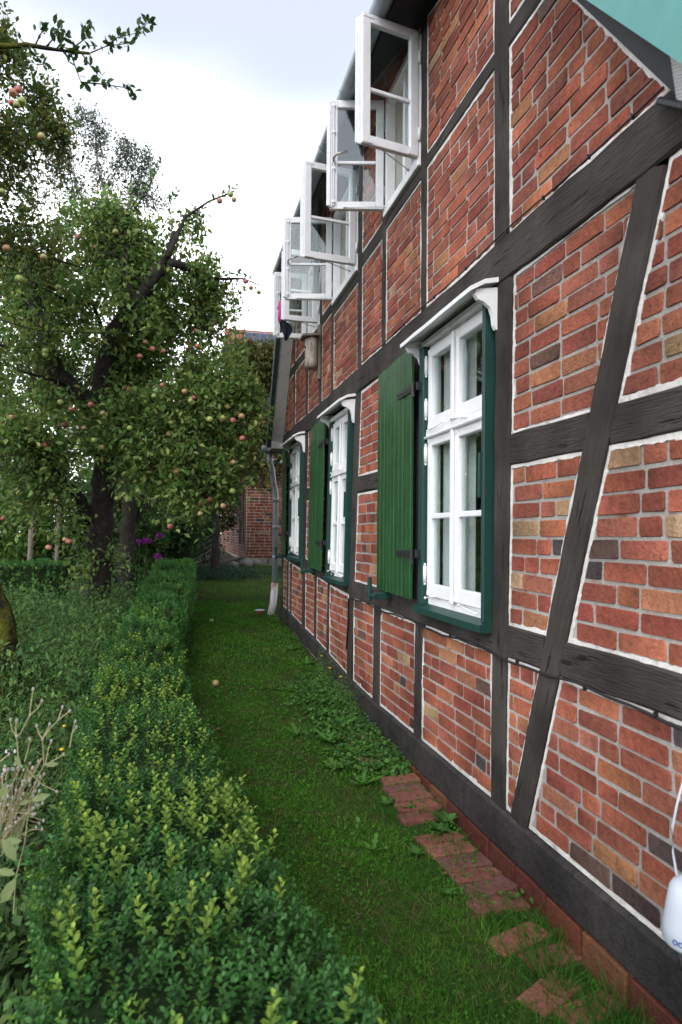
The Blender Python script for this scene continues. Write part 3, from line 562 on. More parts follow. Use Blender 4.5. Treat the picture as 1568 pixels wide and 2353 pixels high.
# ---- upper windows with open casements
def upper_window(ya, yb, z0, z1, angA, angB, W):
    m = MB(); x0 = -.022
    bar(m, x0, .05, ya, ya+.035, z0, z1); bar(m, x0, .05, yb-.035, yb, z0, z1); bar(m, x0-.012, .05, ya-.004, yb+.004, z0-.004, z0+.06); bar(m, x0, .05, ya, yb, z1-.05, z1); bar(m, x0+.02, .05, (ya+yb)/2-.02, (ya+yb)/2+.02, z0+.06, z1-.05)
    win = m.obj('window', M['white'], house)
    m = MB(); d = .24
    m.box(.05, d, ya, ya+.02, z0, z1); m.box(.05, d, yb-.02, yb, z0, z1); m.box(.05, d, ya, yb, z0, z0+.02); m.box(.05, d, ya, yb, z1-.02, z1); m.obj('reveal', M['cream'], win)
    n = 36; rs = [[(d+.02+.012*math.sin(t*11*math.pi), ya+.02+(yb-ya-.04)*t, z_) for t in np.linspace(0, 1, n)] for z_ in (z0+.02, z1-.02)]
    m = MB(); m.rings(rs, closed=False, cap=False); m.obj('curtain', M['curtain'], win, True)
    for side, ang in ((0, angA), (1, angB)):
        hy = ya+.012 if side == 0 else yb-.012; sg = 1 if side == 0 else -1
        a = math.radians(ang); hx = x0-.012
        # local frame: u along the leaf from the hinge, n outward face normal
        U = Vector((-math.sin(a), sg*math.cos(a), 0)); Nn = Vector((-math.cos(a), -sg*math.sin(a), 0))
        def TR(mb):
            mb.v = [tuple(Vector((hx, hy, 0))+U*q[1]+Nn*(-q[0])+Vector((0, 0, q[2]))) for q in mb.v]; return mb
        h0, h1 = z0+.045, z1-.03; S = .058; m = MB(); zmid = h0+(h1-h0)*.43; t0, t1 = -.018, .02
        bar(m, t0, t1, 0, S, h0, h1); bar(m, t0, t1, W-S, W, h0, h1); bar(m, t0+.001, t1, S, W-S, h0, h0+S); bar(m, t0+.001, t1, S, W-S, h1-S, h1); bar(m, t0+.008, t1-.006, S, W-S, zmid-.012, zmid+.012)
        bar(m, t1-.002, t1+.012, W-.022, W+.010, h0+.01, h1-.01); bar(m, t1+.008, t1+.022, W-.008, W+.022, h0+.016, h1-.016)
        for zc in (h0+.018, h1-.018):
            for u_ in (.004, W-.075): bar(m, t0-.003, t0+.002, u_, u_+.07, zc-.012, zc+.012, .001)
        cas = TR(m).obj('casement', M['whiteold'], house)
        for s0, s1 in ((h0+S, zmid-.012), (zmid+.012, h1-S)): m = MB(); m.box(.0, .0035, S-.006, W-S+.006, s0-.006, s1+.006); TR(m).obj('pane', M['glass'], cas)
        for zc in (h0+.15, h1-.17):
            m = MB(); m.tube([(t0, -.006, zc-.04), (t0, -.006, zc+.04)], .010, 7); TR(m).obj('hinge', M['whiteold'], cas, True)
        if side == 1:
            m = MB(); m.tube([(t1+.014, W-.03, h0+.02), (t1+.014, W-.03, h1-.01)], .006, 6)
            for zc in (h0+.05, h0+.3, zmid, h1-.25, h1-.05): m.bbox(t1, t1+.022, W-.042, W-.018, zc-.010, zc+.010, .002)
            TR(m).obj('bolt_rod', M['whiteold'], cas)
            m = MB(); m.tube([(t1+.016, W-.03, zmid), (t1+.05, W-.032, zmid+.008), (t1+.058, W-.06, zmid+.03), (t1+.06, W-.13, zmid+.045)], [.010, .009, .008, .007], 7); TR(m).obj('handle', M['steel'], cas, True)
        # hook stay to the frame
        tip = Vector((hx, hy, 0))+U*(.30*W/.41)+Nn*(-t1-.004 if side else .0)+Vector((0, 0, h0+.012)); e = Vector((x0-.02, (ya+.16) if side == 0 else (yb-.06), z0+.05))
        m = MB(); m.tube([tip, e], .0035, 5); m.ball(e, .009, 6, 4); m.ball(tip, .008, 6, 4); m.obj('stay_hook', M['whiteold' if side else 'steel'], cas, True)
    return win
upper_window(4.027, 4.77, 3.972, 4.87, 101, 104, .40)
upper_window(5.562, 6.48, 3.876, 4.77, 97, 104, .46)
upper_window(7.145, 7.80, 3.855, 4.70, 92, 96, .37)
flush_bricks(house)
# ================================================================ vegetation helpers
def norm(a): return a/np.maximum(np.linalg.norm(a, axis=-1, keepdims=True), 1e-9)
# leaf templates: x across, y along, z up; unit length
LEAF4 = (np.array([(0, 0, 0), (.5, .45, .08), (0, 1, -.06), (-.5, .45, .08), (0, .48, 0)], float), np.array([(0, 1, 4), (1, 2, 4), (2, 3, 4), (3, 0, 4)]))
LEAF8 = (np.array([(0, 0, 0), (.40, .27, .07), (.46, .64, .07), (0, 1, -.10), (-.46, .64, .07), (-.40, .27, .07), (0, .3, .0), (0, .68, 0)], float),
         np.array([(0, 1, 6), (6, 1, 2), (6, 2, 7), (7, 2, 3), (7, 3, 4), (6, 7, 4), (6, 4, 5), (0, 6, 5)]))
BLADE = (np.array([(-.5, 0, 0), (.5, 0, 0), (.36, .5, .05), (-.36, .5, .05), (0, 1, .26)], float), np.array([(0, 1, 2), (0, 2, 3), (3, 2, 4)]))
LOBED = (np.array([(0, 0, 0), (.16, .12, 0), (.42, .20, .04), (.22, .34, .02), (.5, .5, .05), (.24, .6, .02), (.34, .82, .04), (0, 1, -.02), (-.34, .82, .04), (-.24, .6, .02), (-.5, .5, .05), (-.22, .34, .02), (-.42, .20, .04), (-.16, .12, 0), (0, .35, -.03)], float),
         np.array([(i, i+1, 14) for i in range(13)]+[(13, 0, 14)]))
def scatter(tmpl, P, D, Nn, ln, wd, C):
    """one leaf per row of P: direction D, approximate face normal Nn, length ln, width ratio wd, colour C"""
    tv, tf = tmpl; n = len(P); D = norm(D); X = norm(np.cross(D, Nn)); Z = np.cross(X, D)
    ln = np.broadcast_to(np.asarray(ln, float), (n,)); wd = np.broadcast_to(np.asarray(wd, float), (n,))
    V = P[:, None, :] + (tv[None, :, 0, None]*X[:, None, :]*wd[:, None, None] + tv[None, :, 1, None]*D[:, None, :] + tv[None, :, 2, None]*Z[:, None, :])*ln[:, None, None]
    T = tf[None]+(np.arange(n)*len(tv))[:, None, None]; Cc = np.repeat(C, len(tv), axis=0)
    return V.reshape(-1, 3), T.reshape(-1, 3), Cc
class Fol:
    def __init__(s): s.V = []; s.T = []; s.C = []; s.n = 0
    def add(s, VTC):
        V, T, C = VTC; s.V.append(V); s.T.append(T+s.n); s.C.append(C); s.n += len(V); return s
    def put(s, tmpl, P, D, Nn, ln, wd, C): return s.add(scatter(tmpl, P, D, Nn, ln, wd, C))
    def mb(s, m, c):
        tris = [t for f in m.f for t in [(f[0], f[i], f[i+1]) for i in range(1, len(f)-1)]]
        return s.add((np.array(m.v, float), np.array(tris), np.tile(np.array(c, float), (len(m.v), 1))))
    def mesh(s, name, mat, smooth=False): return bigmesh(name, np.concatenate(s.V), np.concatenate(s.T), mat, np.concatenate(s.C), smooth)
    def obj(s, name, mat, parent=None, smooth=False): return obj(name, s.mesh(name, mat, smooth), parent)
def rdir(n, up=0.0):
    a = rng.normal(size=(n, 3)); a = norm(a); a[:, 2] += up; return norm(a)
def colours(n, base, var=.25, alt=None, pa=.0):
    C = np.array(base)[None]*rng.uniform(1-var, 1+var, (n, 1))*rng.uniform(.93, 1.07, (n, 3))
    if alt is not None:
        m_ = rng.random(n) < pa; C[m_] = np.array(alt)[None]*rng.uniform(1-var, 1+var, (m_.sum(), 1))
    return C
# ---------------------------------------------------------------- lawn
def lawn():
    F = Fol()
    def region(n, xa, xb, ya, yb):
        y = rng.uniform(ya, yb, n); lo = np.interp(y, HRy, HRx)+.0 if xa is None else np.full(n, xa); hi = np.full(n, xb); x = rng.uniform(lo, hi); return x, y
    bands = [(.5, 2.2, 30000, .0026, (.026, .066)), (2.2, 4, 32000, .0028, (.026, .060)), (4, 7, 30000, .0038, (.022, .042)), (7, 11.6, 24000, .006, (.022, .042))]
    for ya, yb, n, wd, (h0, h1) in bands:
        x, y = region(n, None, -.03, ya, yb)
        bare = (np.sin(x*9+y*4)+np.sin(y*7.3-x*5)+.8*np.sin(x*23+y*11)); keep = (rng.random(n) < np.clip(.8+.2*bare, .58, 1)) & ((x < -.14) | (rng.random(n) < .35)) & ((x < -.31) | (y < 2.55) | (y > 4.0) | (rng.random(n) < .16)); x, y, bare = x[keep], y[keep], bare[keep]; n_ = len(x)
        P = np.stack([x, y, gz(x, y)-.004], 1); D = rdir(n_, 1.0)*np.array([1, 1, 1.0]); D[:, 2] = np.abs(D[:, 2])*.8+.12
        ln = rng.uniform(h0, h1, n_)*(1+.5*(rng.random(n_) < .06)); C = colours(n_, (.052, .158, .018), .38, (.105, .205, .030), .38); C *= (1+.14*np.clip(bare, -1.5, 1.5))[:, None]; dry = rng.random(n_) < np.clip(.05-.05*bare, .02, .16); C[dry] = np.array([[.24, .20, .09]])*rng.uniform(.6, 1.2, (dry.sum(), 1))
        F.put(BLADE, P, D, rdir(n_), ln, wd/ln*rng.uniform(.7, 1.5, n_), C)
    # broad-leaved clover and moss patches
    for ya, yb, n, s in ((.5, 3, 8000, .013), (3, 6, 8500, .015), (6, 11.6, 8000, .022)):
        x, y = region(n, None, -.06, ya, yb); m_ = (np.sin(x*6+1)+np.sin(y*5+x*3)) > -.9; x, y = x[m_], y[m_]; n_ = len(x)
        P = np.stack([x, y, gz(x, y)+rng.uniform(.006, .03, n_)], 1); D = rdir(n_, .25)
        F.put(LEAF4, P, D, np.tile([[0, 0, 1.]], (n_, 1))+rdir(n_)*.5, s*rng.uniform(.6, 1.4, n_), .85, colours(n_, (.052, .165, .020), .3))
    # far lawn behind the bank
    n = 26000; x = rng.uniform(-2.5, 6, n); y = rng.uniform(11.5, 17.3, n); keep = (x > np.interp(y, HRy, HRx)) | (y > 13); x, y = x[keep], y[keep]; n_ = len(x)
    P = np.stack([x, y, gz(x, y)-.004], 1); D = rdir(n_, 1.0); D[:, 2] = np.abs(D[:, 2])
    F.put(BLADE, P, D, rdir(n_), rng.uniform(.04, .075, n_), .14, colours(n_, (.080, .175, .022), .3, (.12, .20, .035), .25))
    # long tufts beside the wall foot near the corner
    for cx_, cy_, n, h in [(-.12, 1.9, 260, .16), (-.2, 2.2, 220, .15), (-.09, 2.42, 180, .14), (-.3, 1.75, 260, .15), (-.12, 1.65, 240, .18), (-.25, 2.6, 160, .10), (-.5, 2.0, 160, .09), (-.45, 2.9, 140, .09), (-.35, 3.6, 130, .09), (-.42, 1.5, 260, .13), (-.7, 1.6, 200, .08), (-.16, 3.1, 90, .10), (-.07, 4.2, 80, .1), (-.08, 5.3, 80, .1)]:
        x = cx_+rng.normal(0, .055, n); y = cy_+rng.normal(0, .09, n); P = np.stack([x, y, gz(x, y)-.004], 1); D = rdir(n, 1.3); D[:, 2] = np.abs(D[:, 2]); x = np.minimum(x, -.045)
        ln = h*rng.uniform(.45, 1.15, n); F.put(BLADE, P, D, rdir(n), ln, .0042/ln, colours(n, (.045, .130, .022), .3))
    o = F.obj('lawn_grass', M['grass']); tag(o, 'short green lawn grass between hedge and house wall', 'grass', kind='stuff')
lawn()
def lawn_sheet():
    ys = np.concatenate([np.arange(-1, 11.5, .15), np.arange(11.5, 12, .05), np.arange(12.1, 17.4, .15)]); V = []; T = []; k = 14
    for i, y in enumerate(ys):
        a = float(np.interp(y, HRy, HRx))-.25 if y < 12.9 else -3.0; b = -.03 if y < 9.9 else 7
        for j in range(k+1): x = a+(b-a)*j/k; V.append((x, y, float(gz(x, y))+.004))
    for i in range(len(ys)-1):
        for j in range(k): q = i*(k+1)+j; T.append((q, q+1, q+k+2, q+k+1))
    m_ = material('mossy_turf', (.026, .052, .012), 1, noise=.6, nscale=45, dark=(.050, .040, .022), dscale=7, dlo=.5, dhi=.66, bump=.8, bscale=60, spec=.05)
    tag(obj('lawn', bigmesh('lawn', np.array(V), np.array(T), m_, smooth=True)), 'mossy green lawn path along the house', kind='structure')
lawn_sheet()
# ---------------------------------------------------------------- brick edging along the wall
edg = MB(); edg.box(-.36, -.04, 2.15, 4.3, -.05, .028); strip = edg.obj('paving_strip', M['soil']); tag(strip, 'narrow strip of old brick paving at the wall foot', kind='structure')
def paver(x, y, ang, l=.235, w_=.112, h=.065, c=None, lift=.0):
    zt = float(gz(x, y))+.016+lift; ca, sa = math.cos(ang), math.sin(ang); r = .010; j = lambda: rnd.uniform(-.006, .006)
    base = [(-l/2+r, -w_/2), (l/2-r, -w_/2), (l/2, -w_/2+r), (l/2, w_/2-r), (l/2-r, w_/2), (-l/2+r, w_/2), (-l/2, w_/2-r), (-l/2, -w_/2+r)]; base = [(a+j(), b+j()*.6) for a, b in base]
    tl, tm = rnd.uniform(-.05, .05), rnd.uniform(-.05, .05)
    def P(a, b, z): return (x+a*ca-b*sa, y+a*sa+b*ca, z+a*tl+b*tm)
    m = MB(); m.rings([[P(a, b, zt-h) for a, b in base], [P(a, b, zt-.006) for a, b in base], [P(a*.96, b*.93, zt) for a, b in base]])
    c = c or rnd.choice([(.19, .075, .055), (.16, .065, .052), (.22, .09, .065), (.13, .06, .052)])
    obj('paving_brick', mesh('paving_brick', m.v, m.f, M['brick'], [c]*len(m.v)), strip)
yy = 3.95
while yy > 2.62:
    gap = 3.30 < yy < 3.42
    if not gap: paver(-.185-.02*math.sin(yy*6)+rnd.uniform(-.01, .01), yy, rnd.uniform(-.06, .06)+.10, lift=rnd.uniform(0, .012))
    if 2.62 < yy < 3.0 or 3.5 < yy < 3.75: paver(-.055-.02, yy, .08, l=.05, w_=.10)
    yy -= .119
for x, y, a in ((-.20, 2.42, .25), (-.13, 2.30, .2), (-.25, 2.12, .5), (-.16, 2.02, .3), (-.17, 1.83, .2), (-.19, 4.35, .1), (-.17, 4.62, .05), (-.2, 4.8, .12)): paver(x, y, a, lift=.004)
# ---------------------------------------------------------------- box hedges
def swap_xy(me):
    a = np.empty(len(me.vertices)*3, dtype=np.float32); me.vertices.foreach_get('co', a); a = a.reshape(-1, 3)[:, [1, 0, 2]]; me.vertices.foreach_set('co', np.ascontiguousarray(a).ravel()); me.flip_normals(); me.update(); return me
def box_hedge(name, label, cfun, y0, y1, hgt, dens, near=False, seed=0, group=None, along='y', shoots=0):
    gz = (lambda a, b: globals()['gz'](b, a)) if along == 'x' else globals()['gz']
    sw = (lambda me: swap_xy(me)) if along == 'x' else (lambda me: me)
    """cfun(t)->(xl, xr) at y=t"""
    cx_, cy_ = float(np.mean(cfun((y0+y1)/2))), (y0+y1)/2
    root = thing(name, (cx_, cy_, float(gz(cx_, cy_))) if along == 'y' else (cy_, cx_, float(gz(cx_, cy_))), label, 'hedge', group)
    # shaded inner twigs
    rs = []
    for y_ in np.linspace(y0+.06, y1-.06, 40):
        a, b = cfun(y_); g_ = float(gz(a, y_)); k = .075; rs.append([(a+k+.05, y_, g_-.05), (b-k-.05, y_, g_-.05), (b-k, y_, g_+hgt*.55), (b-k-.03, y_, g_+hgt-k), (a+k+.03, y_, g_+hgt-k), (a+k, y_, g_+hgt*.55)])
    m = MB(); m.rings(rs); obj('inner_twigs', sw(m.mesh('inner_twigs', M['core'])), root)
    F = Fol(); F2 = Fol()
    for (ya, yb, d, sl_, lf, tm) in dens:
        A = (yb-ya)*(abs(cfun(ya)[1]-cfun(ya)[0])+2*hgt*.95); n = int(A*d); y = rng.uniform(ya, yb, n)
        ab = np.array([cfun(q) for q in np.linspace(ya, yb, 60)]); xl = np.interp(y, np.linspace(ya, yb, 60), ab[:, 0]); xr = np.interp(y, np.linspace(ya, yb, 60), ab[:, 1]); g_ = gz((xl+xr)/2, y)
        per = (xr-xl)+2*hgt*.95; u = rng.uniform(0, 1, n)*per; top = (u > hgt*.95) & (u < hgt*.95+(xr-xl)); left = u <= hgt*.95
        lump = .022*np.sin(y*7.1+1)+.02*np.sin(y*3.3+u*8)+.012*np.sin(y*19+u*11)
        x = np.where(top, xl+(u-hgt*.95), np.where(left, xl-.012+lump, xr+.012+lump)); sx = (x-xl)/(xr-xl)*2-1
        z = np.where(top, g_+hgt-.045*np.abs(sx)**5+lump, np.where(left, g_+hgt*.05+u, g_+hgt*1.0-(u-hgt*.95-(xr-xl)))-.02)
        nrm = np.stack([np.where(top, sx**3*.6, np.where(left, -1, 1)), np.zeros(n), np.where(top, 1, .25)], 1)
        dirn = norm(nrm+np.array([0, 0, .55])+rng.normal(0, .38, (n, 3))); dep = rng.exponential(.020, n)
        P0_ = np.stack([x, y, z], 1)-dirn*(sl_+dep)[:, None]+dirn*rng.normal(0, .008, n)[:, None]
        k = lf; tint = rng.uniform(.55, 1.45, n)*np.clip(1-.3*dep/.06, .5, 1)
        yng = (rng.random(n) < (.10+.10*np.sin(y*2.1+sx*2)))
        tint = tint*np.where(y > 6.5, 1.3, 1.0) if along == 'y' else tint*1.25  # far stretch and short hedge lightened in leaf colour to offset tree shade
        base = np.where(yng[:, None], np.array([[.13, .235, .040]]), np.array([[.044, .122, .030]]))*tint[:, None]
        a0 = rng.uniform(0, math.pi, n); ref = norm(np.cross(dirn, rdir(n))); ref2 = np.cross(dirn, ref)
        for i in range(k):
            f_ = (i+.6)/k; pos = P0_+dirn*(sl_*f_*1.05)[..., None] if np.ndim(sl_) else P0_+dirn*(sl_*f_*1.05)
            ang = a0+i*math.pi/2
            for sgn in (1, -1):
                lat = (np.cos(ang)[:, None]*ref+np.sin(ang)[:, None]*ref2)*sgn; D = norm(lat+dirn*(.35+.75*f_)+rng.normal(0, .15, (n, 3)))
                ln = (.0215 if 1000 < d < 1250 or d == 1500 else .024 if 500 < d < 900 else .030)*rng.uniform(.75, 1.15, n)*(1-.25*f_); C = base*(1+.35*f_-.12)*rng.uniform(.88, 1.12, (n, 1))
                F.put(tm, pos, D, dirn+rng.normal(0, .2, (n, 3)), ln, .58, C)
    for (n, ya, yb, L0, L1) in (shoots or []):
        for q in range(n):
            y_ = min(yb, max(ya, rnd.gauss((ya+yb)/2, (yb-ya)*.26))); a, b = cfun(y_); u_ = rnd.random(); x_ = a+(b-a)*(.06+.9*u_); l_ = rnd.uniform(L0, L1); g_ = float(gz(x_, y_))+hgt-.03; lean = Vector((rnd.gauss(0, .16)+(u_-.5)*.3, rnd.gauss(0, .16), 1)).normalized()
            p0 = Vector((x_, y_, g_)); npair = int(l_/.014); st = MB(); st.tube([p0-lean*.05, p0+lean*l_], [.0014, .0009], 4); F2.mb(st, (.10, .12, .03)); k = rnd.uniform(.85, 1.3)
            pp = np.array([p0+lean*(l_*(i+.5)/npair) for i in range(npair) for s_ in (1, -1)]); f_ = np.repeat((np.arange(npair)+.5)/npair, 2); ang = np.repeat(np.arange(npair)*1.57+rnd.random()*3, 2)+np.tile([0, math.pi], npair)
            D = np.stack([np.cos(ang), np.sin(ang), .45+.9*f_**2], 1)+rng.normal(0, .12, (2*npair, 3)); C = np.array([[.16, .27, .048]])*k*(.62+.62*f_)[:, None]; C[:, 0] *= .8+.45*f_
            F2.put(LEAF8, pp, D, np.tile([[0, 0, 1.]], (2*npair, 1))+D*-.2, 0.025*(1.05-.45*f_**3)*rng.uniform(.85, 1.15, 2*npair), .64, C)
    fo = obj('foliage', sw(F.mesh('foliage', M['leaf'])), root); tag(fo, kind='stuff')
    if F2.V: fo = F2.obj('young_shoots', M['leafm'], root); tag(fo, kind='stuff')
    return root
hc_ = lambda y: (float(np.interp(y, HLy, HLx)), float(np.interp(y, HRy, HRx)))
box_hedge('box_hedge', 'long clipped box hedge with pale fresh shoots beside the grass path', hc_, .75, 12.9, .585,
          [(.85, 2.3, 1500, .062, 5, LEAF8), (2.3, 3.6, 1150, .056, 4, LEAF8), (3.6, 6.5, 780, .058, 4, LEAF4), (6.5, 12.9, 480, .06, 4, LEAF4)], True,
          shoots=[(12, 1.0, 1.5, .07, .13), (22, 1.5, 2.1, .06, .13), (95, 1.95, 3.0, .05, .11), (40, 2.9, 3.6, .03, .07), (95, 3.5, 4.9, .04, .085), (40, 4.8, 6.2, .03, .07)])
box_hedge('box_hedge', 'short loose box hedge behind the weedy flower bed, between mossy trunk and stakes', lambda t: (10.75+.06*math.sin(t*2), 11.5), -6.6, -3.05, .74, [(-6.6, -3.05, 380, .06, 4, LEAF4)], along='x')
# ---------------------------------------------------------------- trees
def tree(name, label, base, limbs, lobes, leaf, bark='bark', apples=0, group=None, twig_c=(.05, .045, .035), cat='tree', crown='crown', leafmat='leaf', twigr=.006, droop=.0, tmpl=LEAF4, lw=.55, extra=None, dens=1.0):
    """limbs: list of [(Vector, r)...]; lobes: (centre, (rx,ry,rz), clusters); leaf: (len, per cluster, spread, base colour, alt colour, alt share)"""
    root = thing(name, base, label, cat, group)
    for i, lb in enumerate(limbs):
        pts = []; rad = []
        for (a, ra), (b, rb) in zip(lb[:-1], lb[1:]):
            a, b = Vector(a), Vector(b); n = max(2, int((b-a).length/.12))
            for k in range(n): t = k/n; pts.append(a.lerp(b, t)+Vector((rnd.gauss(0, 1), rnd.gauss(0, 1), rnd.gauss(0, .5)))*ra*.10); rad.append((ra+(rb-ra)*t)*rnd.uniform(.93, 1.08))
        pts.append(Vector(lb[-1][0])); rad.append(lb[-1][1])
        m = MB(); m.tube(pts, rad, 12 if rad[0] > .05 else 6, jit=.10 if rad[0] > .05 else .03); m.obj('trunk' if i == 0 else 'limb', M[bark], root, True)
    nodes = np.array([list(Vector(a).lerp(Vector(b), t)) for lb in limbs for (a, ra), (b, rb) in zip(lb[:-1], lb[1:]) for t in np.linspace(0, 1, 6)][3:])
    F = Fol(); Tw = Fol(); ends = []; ln, per, spr, base_c, alt_c, pa = leaf; Ps = []; Ds = []; Cs = []
    for (c, r_, n) in lobes:
        n = int(n*dens)
        c = np.array(c); r_ = np.array(r_)
        for _ in range(n):
            d = norm(rng.normal(size=3))*rng.uniform(.25, 1)**(1/2.2); e = c+d*r_*rng.uniform(.8, 1.12); a = nodes[np.argmin(((nodes-e)**2).sum(1)+rng.uniform(0, .15, len(nodes)))]
            v = e-a; L_ = np.linalg.norm(v)
            if L_ > 1.1: a = e-v/L_*rng.uniform(.5, 1.0); L_ = 1.0
            mid = (a+e)/2+rng.normal(0, .10, 3)*min(L_, .8)+np.array([0, 0, .10*min(L_, .8)]); e = e-np.array([0, 0, droop*rng.uniform(.3, 1)])
            if L_ < 1.4 and twigr: st = MB(); st.tube([a, (a+mid)/2+rng.normal(0, .02, 3), mid, (mid+e)/2+rng.normal(0, .02, 3), e], [twigr, twigr*.8, twigr*.65, twigr*.5, twigr*.3], 3, cap=False); Tw.mb(st, np.array(twig_c)*rnd.uniform(.6, 1.3))
            t = rng.uniform(.35, 1.05, per)[:, None]; q = np.where(t < .5, a+(mid-a)*t*2, mid+(e-mid)*(t-.5)*2)
            Ps.append(q+rng.normal(0, spr, (per, 3))); dd = rdir(per, .15)+norm((e-a)[None])*.5; dd[:, 2] -= droop*1.5; Ds.append(dd)
            k = rng.uniform(.7, 1.3); cc = colours(per, np.array(base_c)*k, .25, alt_c, pa); Cs.append(cc); ends.append(e)
    P = np.concatenate(Ps); D = np.concatenate(Ds); C = np.concatenate(Cs); n = len(P)
    F.put(tmpl, P, D, np.tile([[0, 0, 1.]], (n, 1))+rng.normal(0, .55, (n, 3)), ln*rng.uniform(.6, 1.2, n), lw, C)
    if extra: extra(F, Tw)
    fo = F.obj(crown, M[leafmat], root); tag(fo, kind='stuff')
    if Tw.V: to = Tw.obj('twigs', M['stem'], root); tag(to, kind='stuff')
    return root, ends
def apple_mesh(r, k):
    rs = []
    for i in range(7):
        t = math.pi*i/6; rr = r*(math.sin(t)**.85 if 0 < i < 6 else .12)*(1+.03*math.sin(i*k)); zz = -r*.9*math.cos(t)*(1 if 0 < i < 6 else .72); rs.append([(rr*math.cos(2*math.pi*j/9), rr*math.sin(2*math.pi*j/9), zz) for j in range(9)])
    m = MB(); m.rings(rs); return m.mesh('apple', M['apple'], True)
AM = [apple_mesh(.034, 1.3), apple_mesh(.030, 2.1), apple_mesh(.037, .7)]
def hang_apple(root, p):
    o = obj('apple', rnd.choice(AM), root, p); o.rotation_euler = (rnd.uniform(-.5, .5), rnd.uniform(-.5, .5), rnd.uniform(0, 6)); return o
def lobe(x, y, Y, r, n): c = px(x, y, Y); return (tuple(c), r, n)
P_ = lambda x, y, Y: tuple(px(x, y, Y))
GREEN = (.080, .150, .052); LIGHT = (.16, .23, .05)
# main apple tree
tb = P_(224, 1420, 9.3)
mlimbs = [[(P_(222, 1430, 9.3), .21), (P_(226, 1370, 9.3), .165), (P_(232, 1200, 9.2), .150), (P_(241, 1060, 9.0), .138), (P_(238, 955, 8.8), .13), (P_(239, 850, 8.5), .10), (P_(258, 765, 8.3), .082), (P_(282, 725, 8.2), .085), (P_(311, 700, 8.15), .075), (P_(342, 652, 8.1), .070), (P_(366, 620, 8.1), .060), (P_(385, 582, 8.1), .036), (P_(400, 530, 8.1), .015)],
          [(P_(230, 960, 8.8), .11), (P_(190, 910, 8.7), .105), (P_(155, 882, 8.6), .10), (P_(124, 842, 8.5), .09), (P_(103, 795, 8.4), .075), (P_(88, 740, 8.4), .05), (P_(60, 660, 8.4), .025)],
          [(P_(208, 1200, 9.2), .085), (P_(180, 1145, 9.0), .075), (P_(132, 1094, 8.7), .065), (P_(90, 1040, 8.5), .035), (P_(30, 1000, 8.4), .015)],
          [(P_(235, 985, 8.9), .05), (P_(290, 960, 8.5), .04), (P_(380, 950, 8.3), .03), (P_(470, 920, 8.2), .022), (P_(560, 900, 8.1), .012)],
          [(P_(392, 600, 7.9), .05), (P_(445, 620, 8.1), .035), (P_(490, 640, 8.3), .022), (P_(560, 640, 8.4), .011), (P_(598, 655, 8.4), .006)],
          [(P_(385, 590, 7.9), .035), (P_(425, 500, 8.2), .02), (P_(480, 462, 8.4), .013), (P_(538, 440, 8.5), .007)],
          [(P_(235, 1020, 9.0), .04), (P_(300, 1040, 8.6), .03), (P_(390, 1080, 8.2), .02), (P_(450, 1150, 8.0), .01)],
          [(P_(311, 700, 8.1), .03), (P_(290, 620, 8.3), .022), (P_(300, 500, 8.6), .012), (P_(365, 385, 8.8), .006)],
          [(P_(105, 790, 8.4), .03), (P_(40, 800, 8.3), .02), (P_(-60, 780, 8.3), .012)],
          [(P_(250, 800, 8.4), .03), (P_(215, 700, 8.1), .022), (P_(150, 690, 7.8), .016), (P_(60, 640, 7.6), .010)],
          [(P_(160, 885, 8.6), .03), (P_(110, 870, 8.2), .022), (P_(40, 850, 8.0), .012)]]
